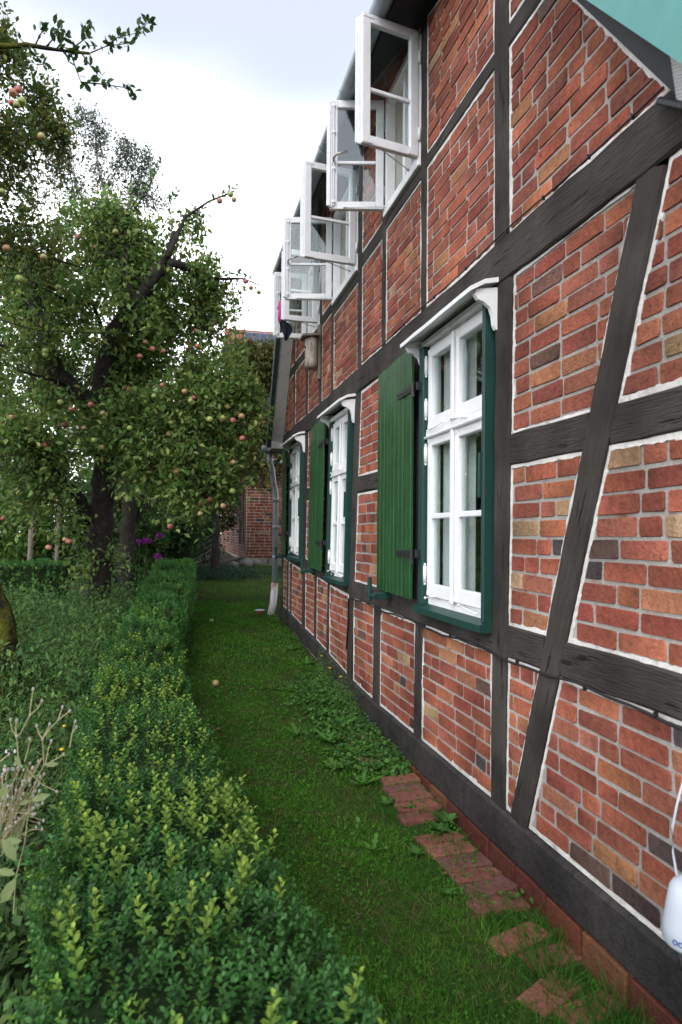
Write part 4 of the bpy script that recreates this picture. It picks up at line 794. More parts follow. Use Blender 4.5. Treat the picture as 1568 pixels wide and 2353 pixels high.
mlobes = [lobe(120, 690, 9.3, (.75, .5, .65), 95), lobe(50, 850, 9.1, (.7, .6, .7), 90), lobe(40, 1020, 8.8, (.6, .7, .55), 80), lobe(290, 610, 8.9, (.7, .5, .5), 66), lobe(210, 540, 9.0, (.7, .6, .5), 70), lobe(370, 830, 8.7, (.75, .6, .7), 120), lobe(300, 850, 9.2, (.6, .4, .6), 70),
          lobe(450, 950, 8.3, (.7, .8, .6), 130), lobe(500, 880, 8.2, (.5, .7, .45), 64), lobe(360, 1010, 8.3, (.75, .7, .5), 115), lobe(440, 1090, 8.1, (.42, .6, .5), 62), lobe(500, 1010, 8.2, (.42, .6, .42), 50), lobe(130, 980, 8.4, (.7, .5, .42), 80), lobe(425, 640, 8.3, (.35, .4, .4), 24),
          lobe(470, 670, 8.5, (.28, .4, .5), 20), lobe(90, 590, 9.3, (.7, .6, .55), 62), lobe(310, 760, 9.6, (.8, .5, .65), 70), lobe(440, 790, 9.2, (.55, .5, .6), 56), lobe(20, 700, 9.2, (.55, .6, .6), 55), lobe(445, 1170, 8.0, (.14, .3, .28), 12), lobe(30, 1110, 8.6, (.35, .5, .3), 24), lobe(120, 1120, 8.5, (.28, .4, .25), 14), lobe(540, 940, 8.1, (.40, .5, .40), 48), lobe(565, 990, 8.1, (.22, .4, .25), 16), lobe(30, 1190, 8.6, (.4, .5, .28), 22), lobe(150, 1230, 8.6, (.2, .4, .2), 8), lobe(420, 1160, 8.0, (.26, .4, .28), 18), lobe(330, 1090, 8.4, (.45, .5, .32), 34), lobe(520, 1090, 8.2, (.3, .5, .36), 24), lobe(180, 820, 9.9, (.9, .4, .7), 60), lobe(250, 1010, 9.8, (.9, .4, .4), 40), lobe(100, 770, 7.9, (.6, .3, .18), 22), lobe(120, 660, 7.9, (.6, .3, .2), 24), lobe(180, 1300, 8.9, (.14, .2, .22), 9), lobe(262, 1290, 9.1, (.16, .2, .25), 6), lobe(350, 560, 8.6, (.45, .4, .35), 30), lobe(440, 560, 8.5, (.3, .3, .3), 12), lobe(400, 720, 8.6, (.5, .4, .4), 40), lobe(480, 780, 8.5, (.4, .4, .4), 30), lobe(330, 680, 9.0, (.5, .4, .4), 40), lobe(180, 620, 8.8, (.5, .4, .4), 36), lobe(560, 1060, 8.2, (.25, .4, .35), 16), lobe(300, 930, 8.2, (.5, .3, .22), 30), lobe(240, 690, 7.9, (.4, .25, .2), 7), lobe(340, 760, 7.9, (.3, .2, .2), 7), lobe(270, 630, 7.9, (.35, .25, .2), 6), lobe(200, 790, 8.0, (.3, .2, .2), 5), lobe(240, 900, 8.2, (.3, .2, .14), 5)]
def twig_leaves(path, n, ln, c, F, Tw, r0=.006, spread=.03, wd=.5):
    path = [Vector(p) for p in path]; st = MB(); st.tube(path, [r0*(1-.75*i/(len(path)-1)) for i in range(len(path))], 5); Tw.mb(st, (.035, .03, .028)); seg = np.array([list(p) for p in path]); t = np.sort(rng.uniform(.12, 1, n))*(len(path)-1); i = np.minimum(t.astype(int), len(path)-2); f_ = (t-i)[:, None]
    q = seg[i]*(1-f_)+seg[i+1]*f_; d = norm(seg[i+1]-seg[i])*.6+rdir(n, .3); F.put(LEAF8, q+rng.normal(0, spread*.3, (n, 3)), d, rdir(n, .8), ln*rng.uniform(.6, 1.15, n), wd, colours(n, c, .25))
def main_extra(F, Tw):
    for path, n in (([(385, 600), (425, 500), (480, 462), (520, 445), (545, 425)], 34), ([(300, 480), (330, 430), (350, 400), (372, 362)], 30), ([(430, 620), (490, 640), (545, 625), (598, 652)], 26), ([(480, 640), (495, 700), (505, 770)], 30), ([(440, 620), (470, 700), (480, 780), (500, 840)], 34), ([(400, 600), (390, 470), (405, 435)], 20), ([(100, 760), (95, 705), (125, 690)], 14),
                    ([(0, 735), (90, 760), (180, 762), (290, 765), (345, 755)], 60), ([(90, 720), (150, 715), (190, 705)], 30), ([(210, 735), (240, 720), (262, 700)], 24)):
        Y = 8.4 if path[0][0] > 240 else 7.2; twig_leaves([P_(a, b, Y+rnd.uniform(-.1, .1)) for a, b in path], n, .075, LIGHT if path[0][0] < 240 else GREEN, F, Tw, .008)
apple_tree, ends = tree('apple_tree', 'gnarled apple tree with forked trunk and many ripening apples behind the box hedge', (tb[0], tb[1], float(gz(0, 9.3))), mlimbs, mlobes, (.086, 22, .065, (.128, .215, .062), (.26, .31, .10), .24), extra=main_extra, droop=.06, lw=.52, dens=1.3)
spots = [(475, 690), (500, 660), (565, 640), (577, 655), (595, 665), (530, 440), (538, 452), (490, 655), (480, 700), (500, 730), (485, 750), (470, 640), (455, 640), (505, 455)]
for x, y in spots: hang_apple(apple_tree, P_(x, y+6, 8.35))
vis = [e for e in ends if Vector(e).y < 8.9]; rnd.shuffle(vis)
for e in vis[:105]:
    k = rnd.choice((1, 1, 1, 2))
    for i in range(k): hang_apple(apple_tree, (e[0]+rnd.uniform(-.04, .04)*i, e[1]-rnd.uniform(.05, .25), e[2]-.05-rnd.uniform(0, .04)))
# mossy old tree at the left edge, its branch reaching over the path
mb_ = P_(5, 1600, 6.0)
near_limbs = [[(P_(8, 1640, 6.0), .17), (P_(5, 1560, 6.0), .15), (P_(-8, 1440, 6.05), .13), (P_(-40, 1340, 6.1), .12), (P_(-150, 1150, 6.2), .11), (P_(-330, 700, 6.0), .10), (P_(-420, 300, 5.6), .07)],
              [(P_(-380, 480, 5.8), .06), (P_(-260, 250, 4.9), .04), (P_(-120, 130, 3.9), .022), (P_(0, 105, 3.35), .012), (P_(60, 102, 3.3), .0095), (P_(140, 115, 3.3), .0075), (P_(205, 122, 3.3), .006)],
              [(P_(-330, 700, 6.0), .06), (P_(-150, 400, 6.6), .04), (P_(0, 300, 7.0), .025), (P_(90, 260, 7.1), .012), (P_(150, 290, 7.1), .006)],
              [(P_(-330, 700, 6.0), .05), (P_(-150, 600, 6.4), .03), (P_(20, 560, 6.6), .02), (P_(110, 590, 6.6), .012), (P_(190, 615, 6.6), .006)],
              [(P_(-150, 400, 6.6), .03), (P_(-60, 250, 6.9), .02), (P_(20, 120, 7.0), .008)]]
near_lobes = [lobe(20, 250, 7.0, (.55, .6, .45), 62), lobe(90, 330, 7.0, (.42, .5, .28), 44), lobe(20, 400, 7.0, (.5, .5, .45), 55), lobe(60, 480, 7.0, (.5, .5, .4), 42), lobe(-10, 110, 7.0, (.3, .4, .35), 34), lobe(60, 170, 7.0, (.32, .3, .22), 22), lobe(-250, 350, 6.2, (.9, .9, .8), 90), lobe(40, 590, 6.8, (.55, .5, .3), 44), lobe(130, 300, 7.0, (.2, .3, .2), 12), lobe(-300, 60, 5.5, (1, 1, .7), 60)]
def near_extra(F, Tw):
    for path, n in (([(60, 102), (140, 115), (205, 122), (245, 105), (300, 98), (330, 60), (352, 42)], 62), ([(160, 112), (172, 150), (185, 185), (205, 200)], 13), ([(185, 118), (215, 160), (235, 180)], 11), ([(185, 188), (230, 192), (285, 200), (312, 215)], 24), ([(165, 112), (200, 85), (195, 50)], 18), ([(80, 105), (95, 75), (105, 60)], 12), ([(105, 108), (130, 80), (135, 55)], 14), ([(245, 105), (270, 85), (315, 75)], 14), ([(60, 104), (85, 130), (105, 150)], 12), ([(130, 112), (150, 85), (155, 70)], 10)):
        twig_leaves([P_(a, b, 3.3) for a, b in path], n, .046, (.040, .080, .022), F, Tw, .0042, wd=.52)
old_tree, ends2 = tree('apple_tree', 'mossy leaning old apple trunk at the flower bed, one leafy branch against the sky', (mb_[0], mb_[1], float(gz(0, 6))), near_limbs, near_lobes, (.062, 24, .05, (.075, .115, .034), (.19, .17, .045), .16), bark='moss', extra=near_extra)
for x, y, Y in ((42, 205, 6.3), (30, 212, 6.3), (50, 232, 6.3), (38, 240, 6.3), (27, 236, 6.3), (95, 312, 6.4), (5, 440, 6.4), (45, 640, 6.3), (15, 570, 6.3), (100, 590, 6.3)): hang_apple(old_tree, P_(x, y, Y))
# second trunk, bushes and trees beyond
def rounded_tree(name, label, X, Yd, h, r, nclu, leaf, trunk_r=.10, bark='bark', cat='tree', group=None, low=.15, **k):
    g_ = float(gz(X, Yd)); lb = [[((X, Yd, g_-.1), trunk_r), ((X+.05, Yd, g_+h*.3), trunk_r*.8), ((X-.05, Yd+.1, g_+h*.6), trunk_r*.5), ((X+.1, Yd, g_+h*.9), trunk_r*.15)]]
    for i in range(6): a = i*1.05+rnd.random(); lb.append([((X, Yd, g_+h*(.25+.07*i)), trunk_r*.45), ((X+r*.5*math.cos(a), Yd+r*.5*math.sin(a), g_+h*(.42+.07*i)), trunk_r*.25), ((X+r*.85*math.cos(a), Yd+r*.85*math.sin(a), g_+h*(.5+.07*i)), trunk_r*.08)])
    lbs = []; nb = 9
    for i in range(nb):
        a = rnd.uniform(0, 6.28); q = rnd.uniform(.15, .62)*r; lbs.append(((X+q*math.cos(a), Yd+q*math.sin(a), g_+h*(low+(.92-low)*(i+.5)/nb)), (r*.55, r*.55, h*.17), nclu//nb))
    return tree(name, label, (X, Yd, g_), lb, lbs, leaf, bark=bark, cat=cat, group=group, **k)
t2 = P_(288, 1280, 12.2)
rounded_tree('apple_tree', 'lichen-grey apple trunk with a knot hole, standing behind the forked apple tree', t2[0]+.0, 12.2, 4.6, 1.5, 420, (.075, 22, .07, (.090, .170, .040), (.18, .20, .05), .1), .15, low=.42)
hb_ = P_(497, 1300, 14.5)
hz_limbs = [[((hb_[0], 14.5, float(gz(0, 14.5))-.1), .09), (P_(496, 1200, 14.5), .075), (P_(505, 1080, 14.4), .06), (P_(530, 950, 14.3), .04), (P_(560, 820, 14.2), .015)], [(P_(500, 1120, 14.5), .04), (P_(560, 1040, 14.0), .025), (P_(620, 1000, 13.8), .01)], [(P_(515, 1020, 14.4), .035), (P_(580, 900, 14.0), .02), (P_(620, 820, 13.9), .008)]]
hz_lobes = [lobe(555, 820, 14.2, (.55, .5, .5), 120), lobe(600, 840, 14.0, (.5, .5, .6), 125), lobe(640, 830, 14.0, (.4, .5, .5), 60), lobe(590, 950, 14.0, (.6, .5, .5), 105), lobe(540, 950, 14.3, (.5, .5, .6), 80), lobe(600, 1040, 13.9, (.5, .5, .45), 90), lobe(545, 1060, 14.3, (.5, .5, .5), 80), lobe(500, 1010, 14.6, (.5, .5, .7), 70), lobe(610, 1100, 13.8, (.35, .4, .25), 30), lobe(495, 1130, 14.6, (.5, .5, .4), 50), lobe(660, 930, 13.9, (.5, .5, .9), 60)]
tree('hazel_tree', 'olive and bronze leaved hazel hanging in front of the brick barn', (hb_[0], 14.5, float(gz(0, 14.5))), hz_limbs, hz_lobes, (.10, 20, .08, (.085, .100, .032), (.19, .13, .035), .18), droop=.1)
rounded_tree('elder_bush', 'dark green bush under the hazel at the end of the hedge', -1.35, 15.3, 3.2, 1.6, 700, (.10, 22, .10, (.040, .080, .028), None, 0), .05, cat='bush', low=.08)
BG = [('shrub', 'rounded mid green shrub filling the gap behind the forked apple trunk', -2.75, 14.6, 2.3, 1.0, 300, (.06, .115, .036)), ('shrub', 'dense green shrub between the lichen-grey trunk and the plum tree', -1.95, 16.3, 2.6, 1.1, 320, (.05, .10, .032)), ('plum_tree', 'tall dense green tree behind the far end of the hedge', -2.4, 17.5, 5.4, 1.7, 480, (0.081, 0.162, 0.041)), ('shrub', 'mid green shrub behind the grey wooden stakes', -5.4, 15.0, 2.6, 1.5, 380, (0.081, 0.176, 0.043)), ('shrub', 'pale green shrub beside the lichen-grey trunk', -4.0, 14.2, 1.9, 1.0, 260, (0.115, 0.216, 0.047)),
      ('plum_tree', 'dark dense tree at the far back of the garden behind the stakes', -7.6, 18.5, 6.4, 2.3, 520, (0.054, 0.108, 0.035)), ('plum_tree', 'broad yellow-green tree seen through the apple branches', -4.6, 20.0, 6.2, 2.2, 560, (0.128, 0.203, 0.041)), ('shrub', 'dark shrub closing the garden behind the short hedge', -7.6, 13.6, 2.4, 1.5, 300, (0.057, 0.121, 0.038)), ('plum_tree', 'dark tree filling the left background beyond the short hedge', -10.5, 16.5, 6.0, 2.4, 420, (0.054, 0.115, 0.035)), ('shrub', 'low bush beside the lawn under the bronze hazel', -2.3, 13.9, 1.5, .8, 200, (0.061, 0.128, 0.038)), ('shrub', 'small rounded green shrub left of the lichen-grey trunk', -3.1, 15.6, 1.9, 1.0, 220, (0.061, 0.135, 0.041)), ('shrub', 'broad dark shrub under the yellow-green tree', -6.0, 17.2, 2.4, 1.6, 260, (0.047, 0.101, 0.034)), ('plum_tree', 'leafy mid green tree between the birch and the barn roof', -.9, 19.5, 4.6, 1.5, 380, (0.074, 0.149, 0.041)), ('plum_tree', 'rounded dark tree behind the yellow-green tree', -7.0, 25.0, 7.2, 2.8, 480, (0.061, 0.121, 0.038)), ('shrub', 'dark low shrub in front of the barn corner behind the metal grating', -.75, 18.2, 2.0, .9, 240, (.05, .10, .034)), ('shrub', 'low dark shrub at the foot of the tall dense tree', -2.9, 18.6, 2.2, 1.3, 240, (0.047, 0.101, 0.034))]
for nm, lb_, X, Yd, h, r, n, c in BG: rounded_tree(nm, lb_, X, Yd, h, r, n, (.122, 17, .11, c, (.10, .11, .03), .08), .10 if nm != 'shrub' else .03, cat='tree' if nm != 'shrub' else 'shrub', low=.25 if nm != 'shrub' else .06, twigr=.008)
# birch
bx = P_(300, 900, 27); g_ = float(gz(0, 27)); blobs = [lobe(200, 290, 27, (.9, 1, .8), 60), lobe(280, 350, 27, (1.1, 1, .9), 75), lobe(320, 420, 27, (.9, 1, .7), 55), lobe(180, 400, 27, (1.3, 1, 1.1), 75), lobe(250, 450, 27, (1.6, 1, 1.0), 80), lobe(360, 470, 27, (.7, 1, .4), 20), lobe(330, 360, 27, (.6, 1, .4), 22), lobe(60, 380, 27, (1.6, 1, 1.4), 70)]
blimbs = [[((bx[0], 27, g_-.2), .22), (P_(290, 700, 27), .15), (P_(262, 520, 27), .09), (P_(225, 380, 27), .05), (P_(215, 260, 27), .015)], [(P_(262, 560, 27), .06), (P_(310, 440, 27), .03), (P_(345, 350, 27), .01)], [(P_(262, 540, 27), .05), (P_(180, 440, 27), .03), (P_(150, 330, 27), .01)], [(P_(240, 430, 27), .03), (P_(290, 360, 27), .015), (P_(300, 320, 27), .008)]]
tree('birch_tree', 'tall airy birch far behind the apple trees, thin dark leaves against the sky', (bx[0], 27, g_), blimbs, blobs, (.115, 22, .16, (.060, .090, .055), None, 0), bark='birch', droop=.35, twigr=.010)
# ---------------------------------------------------------------- flower bed ground cover
def bed():
    F = Fol(); St = Fol()
    def clump(x, y, h, n, ln, c, wd=.45, spread=.09, tm=LEAF4):
        g_ = float(gz(x, y)); t = rng.uniform(.1, 1, n); ax = rng.normal(0, spread*.4, 2); P = np.stack([x+ax[0]*t+rng.normal(0, spread, n)*(.4+.6*t), y+ax[1]*t+rng.normal(0, spread, n)*(.4+.6*t), g_+h*t], 1)
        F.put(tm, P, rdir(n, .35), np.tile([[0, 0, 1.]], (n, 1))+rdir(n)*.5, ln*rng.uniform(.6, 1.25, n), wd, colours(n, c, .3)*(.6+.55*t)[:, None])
        if rnd.random() < .5: m = MB(); m.tube([(x, y, g_), (x+ax[0], y+ax[1], g_+h)], [.003, .0015], 3); St.mb(m, (.05, .08, .03))
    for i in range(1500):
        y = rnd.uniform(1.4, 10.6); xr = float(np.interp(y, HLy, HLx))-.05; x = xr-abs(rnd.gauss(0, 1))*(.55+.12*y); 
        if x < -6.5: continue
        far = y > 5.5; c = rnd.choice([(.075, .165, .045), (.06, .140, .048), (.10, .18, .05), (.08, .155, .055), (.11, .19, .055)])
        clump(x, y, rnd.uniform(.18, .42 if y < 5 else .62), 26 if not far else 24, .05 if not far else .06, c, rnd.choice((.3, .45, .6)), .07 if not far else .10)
    for i in range(150):   # ferny herbs
        y = rnd.uniform(3.5, 9); xr = float(np.interp(y, HLy, HLx)); x = xr-rnd.uniform(.1, 1.6); clump(x, y, rnd.uniform(.35, .72), 70, .038, (.10, .185, .055), .25, .08)
    o = F.obj('bed_plants', M['leafm']); tag(o, 'mixed green weeds and herbs covering the flower bed behind the hedge', 'ground cover', kind='stuff')
    o2 = St.obj('bed_stems', M['stem']); tag(o2, 'thin green stems among the weeds of the flower bed', 'ground cover', kind='stuff')
bed()
# ================================================================ barn with solar panels behind the hazel
BXc, BYc = .27, 17.45; bg_ = float(gz(.5, BYc))
barn = thing('brick_barn', (4, 20, bg_), 'red brick barn with solar panels on its tiled roof, beyond the lawn', 'barn')
fm = lambda u, v, w: (u, BYc-w, v); sm = lambda u, v, w: (BXc-w, u, v)
m = MB(); m.box(BXc+.02, 9.0, BYc+.06, 27, bg_-.3, 3.45); m.obj('wall_core', M['mortar'], barn)
panel(quad(BXc, 2.6, bg_+.16, 3.42), fm, barn, True, .35, False, .077, .06); o = panel([(2.601, bg_+.16), (9.0, bg_+.16), (9.0, 3.42), (2.601, 3.42)], fm, barn, True, .3, False, .077, .06, False)
panel(quad(BYc+.002, 22.5, bg_+.16, 3.42), sm, barn, True, .35, False, .077, .06)
panel([(22.501, bg_+.16), (27, bg_+.16), (27, 3.42), (22.501, 3.42)], sm, barn, True, .3, False, .077, .06)
ry, rz = 22.1, 8.15
gp = [(BYc, 3.421), (27, 3.421), (ry, rz-.05)]; panel(gp, sm, barn, True, .3, False, .077, .06)
for i, (yy, zz) in enumerate(((BYc+.55, 2.0), (BYc+1.6, 2.0))):
    m = MB(); m.box(BXc-.03, BXc+.02, yy, yy+.16, 1.35, 2.9); m.obj('slit_window', M['black'], barn)
m = MB(); m.box(1.0, 1.75, BYc-.028, BYc+.02, 1.62, 1.80)
for k in range(7): m.box(1.0+k*.107, 1.10+k*.107, BYc-.045, BYc-.028, 1.63, 1.79)
m.obj('brick_ledge', M['tile'], barn)
for k in range(8):
    x_ = BXc-.05+k*.62; m = MB(); m.bbox(x_, x_+.60, BYc-.05, BYc+.1, bg_-.1, bg_+.15+rnd.uniform(-.012, .006), .02); m.obj('foundation_stone', M['stone'], barn)
m = MB(); m.bbox(BXc-.1, 5, BYc-.40, BYc-.10, bg_-.08, bg_+.02, .01); m.obj('threshold_slab', M['stone'], barn)
rp = [(BXc-.25, BYc-.35, 3.40), (9.2, BYc-.35, 3.40), (9.2, ry, rz), (BXc-.25, ry, rz)]; sd_ = Vector((0, ry-BYc+.35, rz-3.40)); sl_n = Vector((0, -sd_.z, sd_.y)).normalized()
m = MB(); m.rings([[Vector(q) for q in rp], [Vector(q)+sl_n*.09 for q in rp]]); m.obj('roof', M['tile'], barn)
rp2 = [(BXc-.25, 27.3, 3.40), (9.2, 27.3, 3.40), (9.2, ry+.003, rz), (BXc-.25, ry+.003, rz)]; m = MB(); m.rings([[Vector(q) for q in rp2], [Vector(q)+Vector((0, 0, .1)) for q in rp2]]); m.obj('roof', M['tile'], barn)
m = MB(); m.tube([(BXc-.3, BYc-.42, 3.44), (9.2, BYc-.42, 3.44)], .065, 8); m.obj('gutter', M['zinc'], barn, True)
m = MB(); m.rings([[(x, BYc-.34+sd_.y*t, 3.36+sd_.z*t), (x, BYc-.34+sd_.y*t, 3.62+sd_.z*t)] for x in (BXc-.28, ) for t in (0, 1)], closed=False, cap=False); 
m = MB(); m.rings([[(x, BYc-.35+sd_.y*t, 3.33+sd_.z*t+dz) for x, dz in ((BXc-.30, 0), (BXc-.22, 0), (BXc-.22, .26), (BXc-.30, .26))] for t in (0, 1.0)]); m.obj('verge_tiles', M['tile'], barn)
for i in range(6):
    for j in range(3):
        t0, t1 = .30+j*.225, .30+j*.225+.215; x0 = BXc+.28+i*1.05; a = Vector((x0, BYc-.35+sd_.y*t0, 3.40+sd_.z*t0))+sl_n*.13; b = Vector((x0, BYc-.35+sd_.y*t1, 3.40+sd_.z*t1))+sl_n*.13; e = Vector((1.02, 0, 0))
        m = MB(); m.rings([[a, a+e, b+e, b], [q+sl_n*.035 for q in (a, a+e, b+e, b)]]); pn = m.obj('solar_panel', M['zinc'], barn)
        m = MB(); u = (b-a).normalized(); ii = .03; cx0 = a+u*ii+Vector((ii, 0, 0))+sl_n*.038; W_ = 1.02-2*ii; H_ = (b-a).length-2*ii
        for p_ in range(4):
            for q_ in range(6): c0 = cx0+Vector((W_*p_/4, 0, 0))+u*(H_*q_/6); m.rings([[c0, c0+Vector((W_/4-.012, 0, 0)), c0+Vector((W_/4-.012, 0, 0))+u*(H_/6-.012), c0+u*(H_/6-.012)]]*1+[[q2+sl_n*.003 for q2 in (c0, c0+Vector((W_/4-.012, 0, 0)), c0+Vector((W_/4-.012, 0, 0))+u*(H_/6-.012), c0+u*(H_/6-.012))]])
        m.obj('solar_cells', M['solar'], pn)
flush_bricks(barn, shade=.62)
# leftovers by the barn corner: leaning grate, plank, stones
g0 = Vector(P_(440, 1295, 16.6)); g0.z = float(gz(g0.x, g0.y)); gr = thing('metal_grate', g0, 'grey metal grating leaning by the barn corner', 'grate')
U_ = Vector((.55, .15, .30)); W_ = Vector((-.12, .30, .62))
for k in range(13): m = MB(); a = g0+Vector((-.02, 0, .03))+U_*(k/12)*1.1; m.tube([a, a+W_*.7], .006, 4); m.obj('grate_bar', M['iron'], gr)
for k in range(5): m = MB(); a = g0+Vector((-.02, -.01, .03))+W_*(k/4)*.7; m.tube([a, a+U_*1.1], .007, 4); m.obj('grate_bar', M['steel'], gr)
p0 = Vector((-.35, 16.75, float(gz(0, 16.75))))
m = MB(); m.rings([[p0+Vector((-.45, 0, .02)), p0+Vector((-.45, .14, .02)), p0+Vector((-.45, .14, .06)), p0+Vector((-.45, 0, .06))], [p0+Vector((.55, 0, .26)), p0+Vector((.55, .14, .26)), p0+Vector((.55, .14, .30)), p0+Vector((.55, 0, .30))]]); tag(m.obj('wooden_plank', M['oldwood']), 'brown wooden plank propped on a stone at the barn corner', 'plank')
def stone(x, y, r, label):
    c = Vector((x, y, float(gz(x, y))+r*.45)); rs = []
    for i in range(7):
        t = math.pi*i/6; rr = max(math.sin(t), .08); rs.append([(c.x+r*1.2*rr*math.cos(2*math.pi*j/9)*rnd.uniform(.85, 1.15), c.y+r*rr*math.sin(2*math.pi*j/9)*rnd.uniform(.85, 1.15), c.z-r*.75*math.cos(t)) for j in range(9)])
    m = MB(); m.rings(rs); tag(m.obj('field_stone', M['stone'], None, True), label, 'stone', 'loose stones at the barn corner')
stone(.16, 16.9, .20, 'largest grey field stone, at the barn corner with the plank over it'); stone(-.12, 16.6, .13, 'smallest grey stone lying on the lawn before the barn corner'); stone(.45, 17.05, .15, 'grey field stone lying right against the barn wall foot')
# juniper mat under the bush
def mat_plant():
    F = Fol(); root = thing('creeping_juniper', (-.6, 14.6, .66), 'low dark blue-green juniper spreading over the lawn by the hazel trunk', 'juniper')
    for i in range(260):
        x = rnd.gauss(-.75, .55); y = rnd.gauss(14.7, .38); n = 30; g_ = float(gz(x, y)); P = np.array([x, y, g_])+rng.normal(0, 1, (n, 3))*np.array([.12, .12, .05])+np.array([0, 0, .10]); P[:, 2] = np.maximum(P[:, 2], g_+.01)
        F.put(LEAF4, P, rdir(n, .3), rdir(n, .8), rng.uniform(.04, .09, n), .25, colours(n, (.040, .082, .052), .3))
    tag(F.obj('foliage', M['leafm'], root), kind='stuff')
mat_plant()
# stakes
def stake(x, y, Y, h, r, label):
    b = Vector(P_(x, y, Y)); g_ = float(gz(b.x, b.y)); m = MB(); pts = [(b.x+.01*k, b.y, g_-.1+(h+.1)*k/6) for k in range(7)]; m.tube(pts, [r*rnd.uniform(.92, 1.06) for _ in pts], 9, jit=.06); tag(m.obj('wooden_stake', M['oldwood'], None, True), label, 'stake')
stake(65, 1270, 12.6, 1.55, .045, 'pale grey round wooden stake standing behind the short hedge'); stake(128, 1260, 13.4, 1.65, .040, 'thinner grey stake half hidden by leaves, nearer the forked apple trunk')
# ---------------------------------------------------------------- nest box on the post
nb = thing('nest_box', (-.02, 7.09, 3.3), 'bark-covered log nest box with a board roof hung on the upper wall', 'nest box')
m = MB(); m.bbox(-.045, -.014, 7.055, 7.115, 3.27, 3.86, .004); m.obj('back_batten', M['oldwood'], nb)
rs = []
for i, z_ in enumerate(np.linspace(3.385, 3.70, 6)): rs.append([(-.115+.068*(1+.04*math.sin(3*a+i))*math.cos(a), 7.085+.085*(1+.04*math.cos(2*a+i*2))*math.sin(a), z_) for a in np.linspace(0, 2*math.pi, 14, endpoint=False)])
m = MB(); m.rings(rs); m.obj('log_body', M['log'], nb, True)
m = MB(); m.rings([[(-.225, 6.97, 3.700), (-.04, 6.97, 3.72), (-.04, 6.97, 3.742), (-.225, 6.97, 3.722)], [(-.225, 7.20, 3.700), (-.04, 7.20, 3.72), (-.04, 7.20, 3.742), (-.225, 7.20, 3.722)]]); m.obj('roof_board', M['oldwood'], nb)
m = MB(); m.tube([(-.178, 7.06, 3.60), (-.186, 7.06, 3.60)], .018, 10); m.obj('entrance_hole', M['black'], nb)
# ---------------------------------------------------------------- washing on the far upper casement
def cloth(name, outline, Y, thick, c, label, cat, folds=.012):
    """outline: list of (left px, right px, y px)"""
    m = MB(); rs = []; k = 9
    for i, (a, b, y) in enumerate(outline):
        fr = []; bk = []
        for j in range(k):
            t = j/(k-1); p = px(a+(b-a)*t, y, Y+folds*math.sin(t*9+i*.6)+folds*.5*math.sin(t*17+i)); fr.append(tuple(p)); bk.append((p.x, p.y+thick, p.z))
        rs.append(fr+bk[::-1])
    m.rings(rs, c); tag(m.obj(name, M['cloth'], None, True), label, cat)
cloth('garment', [(643, 655, 726), (641, 657, 738), (644, 668, 746), (648, 672, 754), (650, 672, 762), (653, 666, 772), (655, 660, 782)], 7.45, .010, (.006, .008, .018), 'dark navy garment hung to dry on the farthest upper window', 'garment')
cloth('garment', [(643, 652, 690), (639, 651, 702), (641, 650, 714), (638, 648, 728), (641, 645, 740)], 7.43, .008, (.50, .05, .22), 'small pink garment hung beside the navy one on the farthest upper window', 'garment', .006)
# ---------------------------------------------------------------- antenna mast near the corner
an = thing('antenna_mast', (-.20, 1.50, .05), 'white plastic antenna on a white pole by the brick wall corner', 'antenna')
hc = Vector(px(1598, 2100, 1.50)); hc_top = Vector(px(1590, 2022, 1.50)); hb2 = Vector(px(1590, 2175, 1.50)); ax_, ay_ = hc_top.x+.0, 1.50
m = MB(); rs = []
for z_, r_ in ((hb2.z, .030), (hb2.z+.004, .062), (hb2.z+.014, .070), (hb2.z+.05, .068), (hb2.z+.10, .060), (hc_top.z-.022, .052), (hc_top.z-.008, .043), (hc_top.z, .025)): rs.append([(ax_+r_*math.cos(a), ay_+r_*math.sin(a), z_+(.35*r_*math.sin(a)*0)) for a in np.linspace(0, 2*math.pi, 24, endpoint=False)])
m.rings(rs); hs_ = m.obj('housing', M['plastic'], an, True)
def on_housing(ang, z_): r_ = .0712; return (ax_+r_*math.cos(ang), ay_+r_*math.sin(ang), z_)
m = MB()
for c0 in (-.11, .11):
    ring = [on_housing(math.radians(203)+c0*.95+.085*math.cos(t), hb2.z+.030+.0055*math.sin(t)) for t in np.linspace(0, 2*math.pi, 13)]; m.tube(ring, .0013, 4)
m.obj('printed_mark', M['bluep'], hs_)
m = MB(); m.tube([(ax_+.012, ay_, .0), (ax_+.01, ay_, .35), (ax_+.01, ay_, hb2.z+.02)], .024, 14); m.obj('pole', M['plastic'], an, True)
m = MB(); m.tube([(ax_+.01, ay_, hb2.z-.20), (ax_+.01, ay_, hb2.z-.175)], .027, 14); m.obj('strap', M['rubber'], an, True)
m = MB(); m.tube([(ax_-.045, ay_-.01, hb2.z+.01), (ax_-.047, ay_-.012, hb2.z-.03), (ax_-.030, ay_-.02, hb2.z-.052), (ax_-.012, ay_-.02, hb2.z-.035), (ax_+.0, ay_-.015, hb2.z+.005)], .0055, 7); m.obj('cable', M['rubber'], an, True)
wp = [px(1572, 1790, 1.68), px(1556, 1850, 1.68), px(1546, 1900, 1.68), px(1548, 1960, 1.68), px(1556, 2010, 1.60), px(1575, 2040, 1.54)]; m = MB(); m.tube(wp, .0035, 6); m.obj('lead_wire', M['plastic'], an, True)
